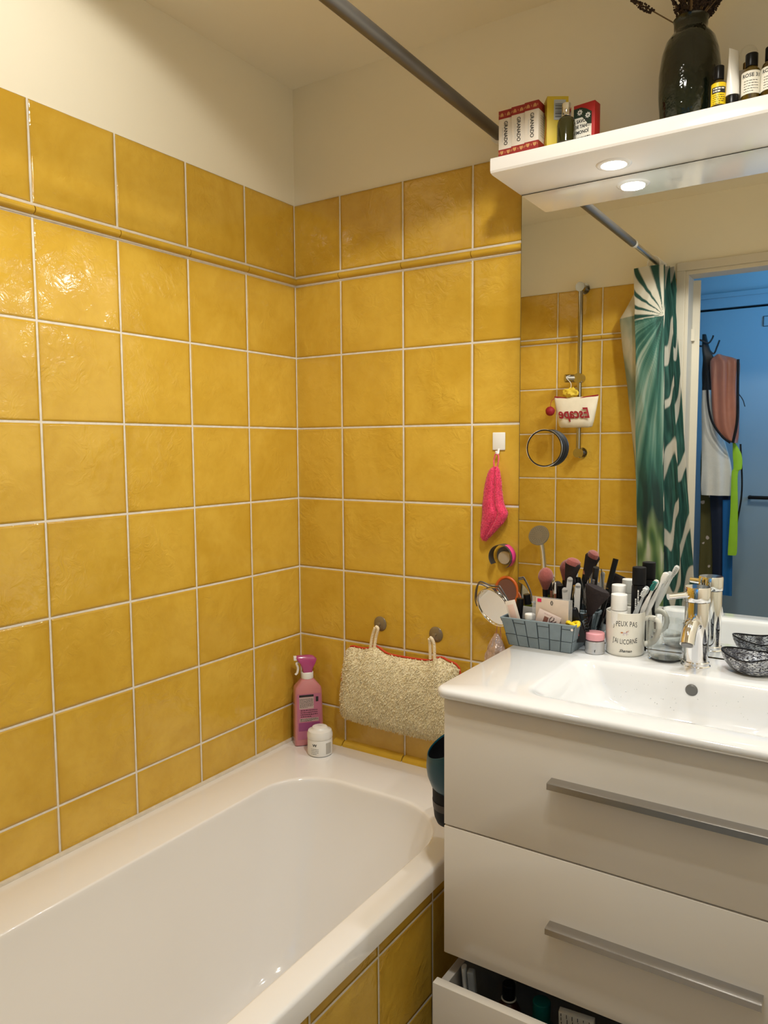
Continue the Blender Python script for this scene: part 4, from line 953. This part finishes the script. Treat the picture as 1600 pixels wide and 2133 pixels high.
# oval mirror with wire bail
om = thing('shaving_mirror', 'round chrome rimmed mirror hung by wire beside basket', 'mirror', (.650, -.060, 1.022)); om.rotation_euler = (math.radians(21), 0, math.radians(-18))
obj('frame', lathe([(.0495, -.002), (.0510, -.004), (.0512, .004), (.0502, .007), (.0488, .007), (.0472, .0045), (.0468, .003)], 64, M=M_rx, cap=False), M_chrome, om)
obj('glass', lathe([(0, .0035), (.0472, .0035), (.0472, .001), (0, .0)], 64, M=M_rx), M_mirror, om)
obj('back', lathe([(0, .0), (.0500, .0), (.0500, -.004), (0, -.005)], 48, M=M_rx), M_chrome, om)
bail = catmull([(-.0555, 0, -.002), (-.054, 0, .020), (-.040, .002, .052), (-.026, .004, .062), (0, .008, .052), (.026, .004, .058), (.034, .003, .056), (.05, .001, .024), (.0555, 0, -.002)], 8)
obj('wire_bail', tube(bail, .0019, 10), M_rod, om); obj('wire_bail', tube([p + Vector((0, -.006, -.003)) for p in bail], .0014, 10), M_rod, om)
for s in (-1, 1): obj('pivot', tube([(s * .05, 0, -.002), (s * .058, 0, -.002)], .0028, 12), M_chrome, om)
os_ = thing('orange_scrubber', 'round orange rimmed disc hanging on the wall behind the chrome mirror', 'scrubber', (.660, -.012, 1.052))
obj('rim', tube(catmull([(.029 * math.cos(a), 0, .035 * math.sin(a)) for a in [2 * PI * i / 12 for i in range(12)]], 4, True), .0038, 12, closed=True), mat('orange_rubber', (.62, .13, .02), .35), os_)
obj('disc', lathe([(0, .002), (.027, .002), (.028, 0), (.027, -.003), (0, -.003)], 40, M=Matrix.Diagonal((1, 1, 1.14, 1)) @ M_rx), mat('brown_disc', (.20, .09, .06), .35), os_)
sb = thing('soap_bag', 'crumpled silvery net bag hanging on pink cords below the mirror', 'bag', (.644, -.035, .905))
bm = new(); L = []
for k in range(22):
    t = k / 21; z = .045 - t * .11; rr = .004 + .026 * math.sin(min(1, t * 1.15 + .02) * PI * .62)
    L.append([Vector((rr * math.cos(a) * (1 + .25 * noise.noise(Vector((math.cos(a) * 3, math.sin(a) * 3, z * 60)))), rr * .75 * math.sin(a) * (1 + .3 * noise.noise(Vector((math.sin(a) * 4, math.cos(a) * 3, z * 50 + 5)))), z)) for a in [2 * PI * i / 36 for i in range(36)]])
obj('crumpled_bag', loft(L, cap0=True, cap1=True), mat('silver_organza', (.62, .48, .42), .22, .35, var=.2, vscale=90, bump=.8, bscale=70, bdist=.006), sb)
obj('cord', join([tube(catmull([(-.002, 0, .04), (.001, .0, .06), (-.002, .005, .085)], 4), .0012, 8), tube(catmull([(.012, 0, .035), (.010, 0, .06), (.010, .005, .088)], 4), .0012, 8)]), mat('pink_cord', (.62, .28, .18), .6), sb)

# magnifying mirror stuck on the big mirror
mm = thing('magnifying_mirror', 'small round black rimmed mirror stuck to the large mirror', 'mirror', (.761, -.0155, 1.401))
obj('housing', lathe([(0, .0), (.0425, 0), (.0435, .003), (.0435, .0185), (.0425, .021), (.0405, .021), (.0398, .019), (0, .019)], 64, M=M_rx), M_blackm, mm)
obj('glass', lathe([(0, .0202), (.0400, .0202), (.0400, .0193), (0, .0193)], 64, M=M_rx), M_mirror, mm)
obj('rim_ring', lathe([(.0425, .0212), (.0436, .0207), (.0436, .0200), (.0436, .0212)], 64, M=M_rx, cap=False), M_chrome, mm)

# ================================================================== BATHTUB EDGE ITEMS
sprb = thing('spray_bottle', 'pink spray cleaner bottle standing in the corner of tub', 'spray bottle', (.058, -.046, .5553)); sprb.rotation_euler = (0, 0, math.radians(48)); sprb.scale = (1.22, 1.1, 1.0)
M_pb = mat('pink_bottle', (.55, .21, .225), .22, coat=.4, var=.02)
L = []
for z, wx, wy, r in ((0, .031, .019, .006), (.002, .0335, .0215, .007), (.07, .0335, .0215, .007), (.16, .0315, .0205, .007), (.168, .030, .0195, .007), (.188, .016, .0145, .008), (.192, .0135, .0135, .0134), (.198, .0132, .0132, .0131)):
    L.append(rrect(-wx, wx, -wy, wy, r, z, 6))
obj('bottle_body', loft(L, cap0=True, cap1=True), M_pb, sprb, ang=50)
obj('neck', rcyl(.0142, .190, .210, .002, 32), M_wht, sprb)
M_mag = mat('magenta_plastic', (.42, .06, .20), .18, coat=.5)
L = []
for z, x0, x1, wy in ((.209, -.011, .011, .011), (.222, -.013, .013, .012), (.236, -.018, .019, .0125), (.247, -.025, .022, .011), (.255, -.027, .015, .009), (.258, -.024, .007, .006)):
    L.append(rrect(x0, x1, -wy, wy, .005, z, 5))
obj('spray_head', loft(L, cap0=True, cap1=True), M_mag, sprb, ang=60)
obj('trigger', tube(catmull([(-.016, 0, .240), (-.025, 0, .236), (-.022, 0, .222), (-.024, 0, .208), (-.028, 0, .203)], 5), [.0042] * 21, 10, flat=.7), M_wht, sprb)
obj('nozzle', rbox(-.032, -.025, -.006, .006, .245, .257, .001), M_wht, sprb)
f = frame_map((0, -.0217, 0), (1, 0, 0), (0, 0, 1))
obj('label', patch(f, .056, .132, .0003, 1, y=.085), mat('label_pink', (.50, .16, .26), .4, var=.12, vscale=30), sprb, smooth=False)
g = lambda c: f(c + Vector((0, 0, .0004)))
obj('label_text_panel', join([patch(g, .034, .034, .0002, 1, x=-.006, y=.125), patch(g, .044, .010, .0002, 1, y=.076), patch(g, .020, .012, .0002, 1, x=.012, y=.030)]), mat('label_pale', (.52, .40, .38), .5), sprb, smooth=False)
h2 = lambda c: f(c + Vector((-.006, 0, .0008)))
obj('label_print', join([textlines(h2, .032, 8, .137, .0034, .001, 21), patch(g, .034, .006, .0004, 1, x=-.006, y=.146), textlines(lambda c: f(c + Vector((0, 0, .0008))), .042, 3, .079, .003, .001, 22),
    textlines(lambda c: f(c + Vector((0, 0, .0008))), .04, 4, .104, .006, .0016, 23), patch(g, .006, .014, .0005, 1, x=.019, y=.135)] + [place_me(rect_me(.0007 + .0006 * (k % 3 == 0), .009, .004 + k * .0021, .03, .001), f) for k in range(8)]), M_print, sprb, smooth=False)
obj('purple_panel', patch(g, .05, .024, .0002, 1, y=.056), mat('label_purple', (.30, .07, .20), .4), sprb, smooth=False)
cj = thing('cosmetic_jar', 'round white cream jar with domed lid on the tub rim', 'jar', (.134, -.088, .5553)); cj.scale = (1.14, 1.14, 1.10)
obj('jar_body', lathe([(0, 0), (.0275, 0), (.030, .002), (.0305, .006), (.0305, .040), (.0295, .042), (0, .042)], 56), M_wht, cj)
obj('lid', lathe([(0, .0425), (.0305, .0425), (.0312, .045), (.0312, .053), (.0285, .061), (.0225, .064), (.020, .0655), (.018, .0695), (.012, .0712), (0, .0715)], 56), M_wht, cj)
ja = math.atan2(-1.62, 1.28)
obj('lettering', join([place_me(text_me("VV", .0085, extrude=.0001, bold=.0004), cyl_map(0, 0, .0307, ja - .45, .030)), textlines(cyl_map(0, 0, .0307, ja - .45, 0), .020, 4, .021, .0042, .0008, 31)]), M_print, cj, smooth=False)
obj('side_label', join([patch(cyl_map(0, 0, .0307, ja + .75, 0), .016, .028, .0002, 8, y=.021)]), mat('label_grey', (.48, .46, .42), .5), cj)
obj('lid_emblem', textlines(frame_map((0, 0, .0716), (1, 0, 0), (0, 1, 0)), .012, 2, .002, .003, .0008, 4), M_grey, cj)

# bath pillow
pl = thing('bath_pillow', 'cream fleece bath pillow hanging against the end wall', 'bath pillow', (.355, -.03, .65))
M_fl = mat('cream_fleece', (.98, .815, .55), .95, var=.14, vscale=120, sheen=.3, bump=.6, bscale=260, bdist=.002)
NXp, NZp = 70, 46
def pil(s, t, side):   # s,t in 0..1
    xl = -.165 - .026 * (1 - t) ** 1.0; xr = .182 + .006 * (1 - t)
    x = xl + (xr - xl) * s
    ztop = .205 + .015 * math.exp(-((s - .27) / .07) ** 2) + .012 * math.exp(-((s - .85) / .06) ** 2) - .008 * math.sin(PI * s) - .012 * (max(0, 1 - s / .05) ** 2 + max(0, (s - .95) / .05) ** 2)
    zbot = -.002 - .012 * math.sin(PI * s) * .6 + .01 * (max(0, 1 - s / .06) ** 2 + max(0, (s - .94) / .06) ** 2)
    z = zbot + (ztop - zbot) * t
    e = min(s, 1 - s, .5) * 2; ed = (1 - (1 - min(1, e * 4)) ** 2) ** .5; et = (1 - (1 - min(1, min(t, 1 - t) * 5)) ** 2) ** .5
    th_ = (.010 + .026 * math.sin(PI * min(1, (1 - t) * .9 + .1)) ** .8) * ed * et + .001 + .003 * noise.noise(Vector((x * 22, z * 22, 3)))* ed * et
    return Vector((x, (-th_ if side else th_ * .45), z))
bm = new(); gr = []
for side in (1, 0):
    gr.append([[bm.verts.new(pil(i / NXp, j / NZp, side)) for i in range(NXp + 1)] for j in range(NZp + 1)])
for k, g_ in enumerate(gr):
    for j in range(NZp):
        for i in range(NXp):
            q_ = (g_[j][i], g_[j][i + 1], g_[j + 1][i + 1], g_[j + 1][i]); bm.faces.new(q_ if k == 0 else q_[::-1])
bmesh.ops.remove_doubles(bm, verts=bm.verts[:], dist=.0004)
bm.normal_update(); tf = tufts(bm, 13000, .0056, .0013, 5, Vector((.1, 0, -.8)), lambda f: f.normal.y < -.02)
obj('cushion', bm, M_fl, pl); obj('fleece', tf, M_fl, pl, smooth='raw')
edge = [pil(s, 1, 1) + Vector((0, .006, .002)) for s in [k / 40 for k in range(41)]] + [pil(1, t, 1) + Vector((.003, .006, 0)) for t in (.9, .7, .5, .3, .1)] + [pil(s, 0, 1) + Vector((0, .008, 0)) for s in [1 - k / 20 for k in range(21)]] + [pil(0, t, 1) + Vector((-.001, .006, 0)) for t in (.1, .3, .5, .7, .9)]
obj('piping', tube(edge, .0028, 8, closed=True), mat('orange_red_trim', (.62, .06, .02), .7), pl)
obj('fabric_tag', rbox(-.190, -.183, .002, .006, .095, .122, .001), mat('orange_red_trim'), pl)
for sx_, hx, hz in ((-.080, -.060, .271), (.108, .108, .264)):
    obj('strap', join([tube(catmull([(sx_ - .006, -.003, .208), (sx_ + (hx - sx_) * .4 - .005, -.006, .245), (hx - .004, -.012, hz)], 6), .0042, 10), tube(catmull([(sx_ + .006, -.003, .208), (sx_ + (hx - sx_) * .4 + .007, -.006, .245), (hx + .004, -.010, hz - .002), (hx - .003, -.011, hz + .004)], 6), .0042, 10)]), mat('fleece_strap', (.92, .78, .55), .9, bump=.8, bscale=300, bdist=.003), pl)
for k, (sx_, sz_) in enumerate(((.281, .923), (.456, .916))):
    o = thing('suction_cup', ('clear suction cup holding the left strap of bath pillow', 'clear suction cup holding the right strap of bath pillow')[k], 'suction cup', (sx_, -.0005, sz_))
    obj('cup_disc', lathe([(0, 0), (.0195, 0), (.0205, .001), (.0195, .0022), (.012, .0045), (.0075, .0065), (0, .007)], 40, M=M_rx), mat('clear_rubber', (.22, .16, .085), .18, coat=.5), o)
    obj('knob', lathe([(0, .007), (.0045, .007), (.0045, .012), (.006, .014), (0, .016)], 24, M=M_rx), mat('clear_rubber'), o)

# teal holder on the vanity side
th_ = thing('teal_holder', 'rounded teal holder on a black base, half hidden by vanity side', 'holder', (.684, -.345, .605)); th_.rotation_euler = (0, 0, .2)
L = []; rimz = lambda a, z: z + (.012 * math.sin(a + .5) + .014 * math.cos(a)) * max(0, (z - .12) / .065)
for z, rx_, ry_, dx in ((.078, .022, .03, .012), (.083, .032, .044, .008), (.098, .042, .054, .002), (.118, .0475, .061, 0), (.145, .050, .064, 0), (.170, .0492, .063, 0), (.184, .048, .0615, 0), (.186, .0465, .060, 0), (.182, .0452, .0585, 0)):
    L.append([Vector((dx + rx_ * math.cos(a), ry_ * math.sin(a), rimz(a, z))) for a in [2 * PI * i / 48 for i in range(48)]])
obj('bowl', loft(L, cap0=True), mat('teal_plastic', (.0, .055, .085), .35, coat=.1), th_)
L = []
for z, rx_, ry_ in ((.182, .0452, .0585), (.16, .0445, .0575), (.12, .038, .050), (.10, .02, .03)):
    L.append([Vector((rx_ * math.cos(a), ry_ * math.sin(a), rimz(a, z))) for a in [2 * PI * i / 48 for i in range(48)]])
obj('inside', loft(L, cap1=True), M_blackm, th_)
L = [[Vector((.002 + rx_ * math.cos(a), rx_ * 1.2 * math.sin(a), z)) for a in [2 * PI * i / 32 for i in range(32)]] for z, rx_ in ((.012, .024), (.017, .031), (.03, .036), (.06, .039), (.095, .040), (.11, .038))]
obj('base', loft(L, cap0=True, cap1=True), M_blackm, th_)
obj('band', loft([[Vector((.002 + rx_ * math.cos(a), rx_ * 1.2 * math.sin(a), z)) for a in [2 * PI * i / 32 for i in range(32)]] for z, rx_ in ((.050, .0388), (.066, .0400))]), mat('brown_band', (.035, .022, .012), .4), th_)
obj('foot', rcyl(.014, .0, .012, .001, 24), M_cream, th_)
obj('bracket', rbox(.02, .0405, -.02, .02, .03, .11, .002), M_black, th_)

# ================================================================== SHOWER WALL (seen in the mirror)
FW = FY
M_steel = mat('satin_chrome', (.42, .41, .39), .16, 1., var=.03)
sb_ = thing('shower_rail', 'chrome vertical shower rail on tiled wall, seen in mirror', 'shower rail', (.305, FW + .05, 1.40))
obj('rail', tube([(0, 0, -.045), (0, 0, .70)], .0105, 20), M_steel, sb_)
for z in (.685, -.025):
    obj('bracket', join([tube([(0, -.049, z), (0, -.004, z)], .012, 20), tube([(0, -.050, z), (0, -.042, z)], .024, 28), tube([(0, -.006, z), (0, .014, z)], .020, 28)]), M_steel, sb_)
sl = obj('slider', join([tube([(-.006, -.004, .298), (-.055, .03, .298)], .0175, 20), tube([(0, -.018, .298), (0, .022, .298)], .021, 20)]), M_steel, sb_)
po = thing('fabric_pouch', 'cream pouch with red zip hanging from the shower rail, seen in mirror', 'pouch', (.308, FW + .099, 1.545))
M_canvas = mat('canvas', (.78, .72, .60), .8, bump=.4, bscale=300, bdist=.001)
L = []
for z, wx, ty in ((-.060, .066, .018), (-.055, .072, .028), (-.03, .079, .030), (.0, .085, .026), (.03, .091, .018), (.055, .096, .009), (.066, .098, .003)):
    L.append([Vector(((abs(math.cos(a)) ** .5) * math.copysign(1, math.cos(a)) * wx + .0, math.sin(a) * ty, z + (.006 * (math.cos(a) * wx / .1) ** 2 if z > .04 else 0) + .001 * math.sin(a * 7))) for a in [2 * PI * i / 60 for i in range(60)]])
obj('pouch_body', loft(L, cap0=True, cap1=True), M_canvas, po, ang=70)
M_crim = mat('crimson', (.30, .008, .02), .6)
obj('zip', tube([(x, 0, .068 + .006 * (x / .1) ** 2 - .007 * math.exp(-((x + .01) / .04) ** 2)) for x in [-.096 + .192 * k / 20 for k in range(21)]], .0035, 8), M_crim, po, label='crimson zip')
bm = new(); bmesh.ops.create_uvsphere(bm, u_segments=24, v_segments=16, radius=.02, matrix=TR(-.108, .02, .012))
for v in bm.verts: v.co += v.normal * 0 + Vector((0, 0, 0)) + (v.co - Vector((-.108, .02, .012))).normalized() * noise.noise(v.co * 400) * .002
pp = obj('pompom', bm, M_crim, po, label='crimson pompom'); obj('cord', tube(catmull([(-.095, .002, .068), (-.105, .015, .055), (-.108, .02, .03)], 4), .0012, 8), M_crim, pp)
# script lettering (reads correctly towards the room)
me = text_me("Escape", .062, extrude=.0008, shear=.35, bold=.0012)
obj('lettering', place_me(me, lambda c: Vector((.006 - c.x * .80, .033 + c.z - .22 * c.y * (c.y > 0) , -.002 + c.y))), M_crim, po, smooth=False, label='crimson script lettering')
lo = thing('net_sponge', 'small yellow net sponge hanging above the cream pouch, seen in mirror', 'sponge', (.282, FW + .095, 1.635))
bm = new(); bmesh.ops.create_icosphere(bm, subdivisions=4, radius=.026, matrix=Matrix.Diagonal((1.2, .8, .8, 1)))
for v in bm.verts: v.co *= 1 + .35 * noise.noise(v.co * 90)
obj('sponge_body', bm, mat('yellow_net', (.75, .55, .05), .7), lo); obj('cord', tube(catmull([(0, 0, .015), (.0, .0, .04), (-.02, .0, .065), (-.006, -.01, .075)], 5), .0012, 8), M_wht, lo)
hs = thing('hand_shower', 'chrome round hand shower standing on bath mixer, seen in mirror', 'hand shower', (.154, FW + .05, .80))
Mh = TR(-.014, .03, .205) @ Matrix.Rotation(math.radians(-62), 4, 'X')
obj('handle', tube(catmull([(0, 0, .0), (.001, .008, .08), (-.002, .016, .14), (-.010, .026, .195)], 6), .0135, 16), M_chrome, hs)
sh_h = obj('shower_head', lathe([(0, -.014), (.03, -.012), (.046, -.004), (.048, .004), (.046, .008), (0, .008)], 48, M=Mh), mat('shower_face', (.32, .31, .29), .35, .7), hs)
bm = new()
for rr, n in ((.038, 26), (.030, 20), (.022, 14)):
    for k in range(n): bmesh.ops.create_icosphere(bm, subdivisions=1, radius=.0016, matrix=Mh @ TR(rr * math.cos(2 * PI * k / n), rr * math.sin(2 * PI * k / n), .0085))
obj('nozzles', bm, mat('nozzle_grey', (.18, .17, .15), .6), sh_h)
obj('wall_bracket', join([tube([(0, -.049, .0), (0, .0, .0)], .018, 20), tube([(0, 0, -.02), (0, 0, .02)], .016, 20), tube([(.0, -.0495, 0), (0, -.043, 0)], .033, 32)]), M_chrome, hs)

# ================================================================== HALL ITEMS (seen in the mirror)
M_or = mat('rack_metal', (.03, .03, .035), .4, .5)
ck = thing('coat_hooks', 'dark metal hooks over the open door, seen in mirror', 'coat hook', (.70, -2.12, 1.84))
obj('hook', tube(catmull([(-.03, .06, .05), (.0, .05, .045), (.03, .04, .03), (.045, .03, .05), (.05, .03, .065)], 5), .004, 10), M_or, ck)
obj('hook', tube(catmull([(-.03, -.02, .03), (.01, -.03, .02), (.04, -.04, -.01), (.055, -.04, .02), (.065, -.04, .05)], 5), .004, 10), M_or, ck)
def cloth(nm, lab, cat, rows, m_, thick=.012, nsd=3, seed=1, wr=.006, parts='fabric', group=None):
    """rows: (z, xl, xr, y)"""
    z0 = rows[-1][0]; loc = ((rows[0][1] + rows[0][2]) / 2, rows[0][3], z0); t = thing(nm, lab, cat, loc)
    R_ = catmull([Vector((a[0], a[1], a[2])) for a in rows], 8); Y_ = catmull([Vector((a[3], 0, 0)) for a in rows], 8); L = []
    for p, yy in zip(R_, Y_):
        cxx = (p.y + p.z) / 2; hw = abs(p.z - p.y) / 2; ring = []
        for i in range(44):
            a = 2 * PI * i / 44; s_ = math.cos(a) * hw; w_ = wr * noise.noise(Vector((s_ * 30 + seed * 5, p.x * 5, seed))) + wr * .5 * math.sin(s_ * 130 + seed)
            ring.append(Vector((cxx + s_ + w_ * .4, yy.x + math.sin(a) * thick + w_, p.x)) - Vector(loc))
        L.append(ring)
    obj(parts, loft(L, cap0=True, cap1=True), m_, t, ang=80); return t
HY = -2.13
cloth('floral_scarf', 'olive floral cloth hanging behind the door, left of the bags', 'cloth', [(1.50, .70, .75, HY - .10), (1.35, .685, .77, HY - .10), (1.1, .69, .79, HY - .10), (.8, .69, .79, HY - .10), (.6, .69, .79, HY - .1)], mat('olive_floral', (.05, .045, .012), .8, var=.5, vscale=30), seed=2)
m = MATS['olive_floral']; t = NT(m); co = t.coord(); vv = t.node('ShaderNodeTexVoronoi'); vv.inputs['Scale'].default_value = 22; t.l.new(co, vv.inputs['Vector'])
nz = t.noise(co, 70, 2).outputs[0]; fl = t.step(t.m('ADD', vv.outputs['Distance'], t.m('MULTIPLY', nz, .3)), .42, .36); t.put(t.n['Principled BSDF'].inputs['Base Color'], t.mix(fl, (.085, .075, .02), (.5, .42, .38)))
cloth('blue_garment', 'navy and bright blue garment hanging behind the white tote', 'garment', [(1.3, .74, .80, HY - .06), (1.15, .74, .835, HY - .06), (.95, .755, .84, HY - .06), (.7, .765, .845, HY - .06)], mat('navy_cloth', (.006, .012, .035), .7), seed=3)
cloth('blue_towel', 'bright blue strip of cloth beside the navy garment', 'cloth', [(1.15, .80, .846, HY - .025), (.95, .805, .85, HY - .025), (.7, .81, .853, HY - .025)], mat('bright_blue', (.0, .10, .32), .7), seed=5, thick=.008)
cloth('black_bag', 'black bag with straps hanging on the first door hook', 'bag', [(1.915, .698, .716, HY + .02), (1.85, .70, .735, HY + .03), (1.80, .705, .755, HY + .03), (1.74, .70, .77, HY + .01), (1.68, .70, .75, HY), (1.6, .70, .74, HY)], mat('black_nylon', (.008, .008, .010), .5), seed=4, wr=.004)
cloth('tote_bag', 'off-white canvas tote bag hanging below the pink backpack', 'bag', [(1.66, .70, .745, HY), (1.58, .70, .775, HY), (1.45, .705, .80, HY), (1.32, .708, .835, HY), (1.22, .708, .845, HY), (1.172, .712, .838, HY)], mat('tote_canvas', (.62, .60, .56), .8, bump=.3, bscale=200), thick=.02, seed=6, wr=.007)
bp = cloth('backpack', 'dusty pink lightweight backpack with black piping hanging on the door', 'backpack', [(1.815, .768, .79, HY + .045), (1.795, .745, .84, HY + .05), (1.77, .742, .868, HY + .055), (1.68, .748, .868, HY + .06), (1.58, .755, .872, HY + .06), (1.50, .768, .872, HY + .06), (1.44, .80, .872, HY + .055), (1.415, .845, .868, HY + .05)], mat('dusty_pink_nylon', (.36, .135, .09), .45, var=.15, vscale=14), thick=.03, seed=8, wr=.008)
obj('piping', join([tube(catmull([(-.04, .045, .33), (-.035, .05, .2), (-.015, .05, .1), (.03, .05, .03), (.065, .045, 0)], 6), .005, 10), tube(catmull([(.085, .04, .37), (.088, .045, .24), (.09, .045, .1), (.075, .045, 0)], 6), .006, 10)]), M_blackm, bp)
obj('strap', tube(catmull([(.09, .04, .22), (.11, .045, .19), (.12, .05, .16)], 5), .002, 8), M_blackm, bp)
cloth('neon_strap', 'neon yellow-green reflective strap hanging under the backpack', 'strap', [(1.42, .845, .855, HY + .04), (1.36, .848, .885, HY + .04), (1.30, .852, .888, HY + .04), (1.27, .845, .872, HY + .04), (1.1, .845, .878, HY + .04), (.93, .84, .88, HY + .04), (.90, .84, .876, HY + .04)], mat('neon_green', (.27, .52, .02), .6), thick=.003, seed=9, wr=.003)
cloth('black_strap', 'long black strap looping beside the neon strap', 'strap', [(1.41, .872, .88, HY + .02), (1.2, .884, .892, HY + .02), (1.05, .868, .876, HY + .02), (.9, .845, .853, HY + .02)], M_blackm, thick=.003, seed=10, wr=.002)

# ================================================================== OPEN DRAWER CONTENTS
DY = -.43
o = thing('white_brush', 'white handled cleaning brush standing in the open bottom drawer', 'brush', (.790, -.455, .212)); o.rotation_euler = (.05, -.08, .2)
obj('brush_handle', tube([(0, 0, 0), (0, 0, .10), (0, .005, .19)], .0085, 14, flat=.6), M_wht, o); obj('bristles', rbox(.008, .022, -.008, .008, .1, .188, .003), M_grey, o)
o = thing('brown_bottle', 'dark red bottle with pale ring in the open drawer', 'bottle', (.858, -.435, .2105))
obj('bottle_body', lathe([(0, 0), (.026, 0), (.027, .003), (.027, .11), (.018, .13), (.011, .137), (0, .137)], 32), mat('dark_red_plastic', (.06, .014, .01), .3), o); obj('cap', rcyl(.0125, .138, .172, .002), M_black, o); obj('ring', lathe([(.0125, .141), (.0145, .142), (.0125, .144)], 32, cap=False), M_cream, o)
o = thing('teal_bottle', 'teal capped bottle in the open bottom drawer', 'bottle', (.926, -.44, .2205))
obj('bottle_body', lathe([(0, 0), (.028, 0), (.03, .003), (.03, .10), (.016, .12), (0, .12)], 32), mat('teal_body', (.05, .12, .12), .3), o); obj('cap', rcyl(.0165, .121, .158, .002), mat('teal_cap', (.0, .13, .12), .3), o)
o = flatthing('leaflet', 'folded white leaflet with printed columns in open drawer', 'leaflet', (.9985, -.452, .318), .062, .16, .012, .12, .12, .0, M_cream, parts='paper')
f = frame_map((0, -.0064, 0), (1, 0, 0), (0, 0, 1))
r = random.Random(4); ms = []
for k in range(6):
    x = -.026 + k * .0098; z = .078
    while z > -.07: l = r.uniform(.004, .012); ms.append(place_me(rect_me(.0012, l, x + r.uniform(-.0006, .0006), z - l / 2, .0003), f)); z -= l + .002
obj('print', join(ms), M_print, o, smooth=False)

# ================================================================== water drops in the basin (uncountable)
bm = new(); r = random.Random(12)
for k in range(90):
    x = r.uniform(.93, 1.33); s_ = r.uniform(.0006, .0017)
    if k % 3: z = r.uniform(.885, .945); y = -.1675 - (Zc - z) * .20; M = TR(x, y - .0002, z) @ Matrix.Diagonal((1, .6, 1.3, 1))
    else: z = Zc - .0905; y = r.uniform(-.36, -.22); M = TR(x, y, z) @ Matrix.Diagonal((1.3, 1.3, .5, 1))
    bmesh.ops.create_icosphere(bm, subdivisions=2, radius=s_, matrix=M)
tag(obj('water_drops', bm, mat('drop_glass', (.93, .94, .95), .03, trans=.35, ior=1.33, coat=1., var=0)), 'scattered water droplets on the white basin', 'water drops', kind='stuff')
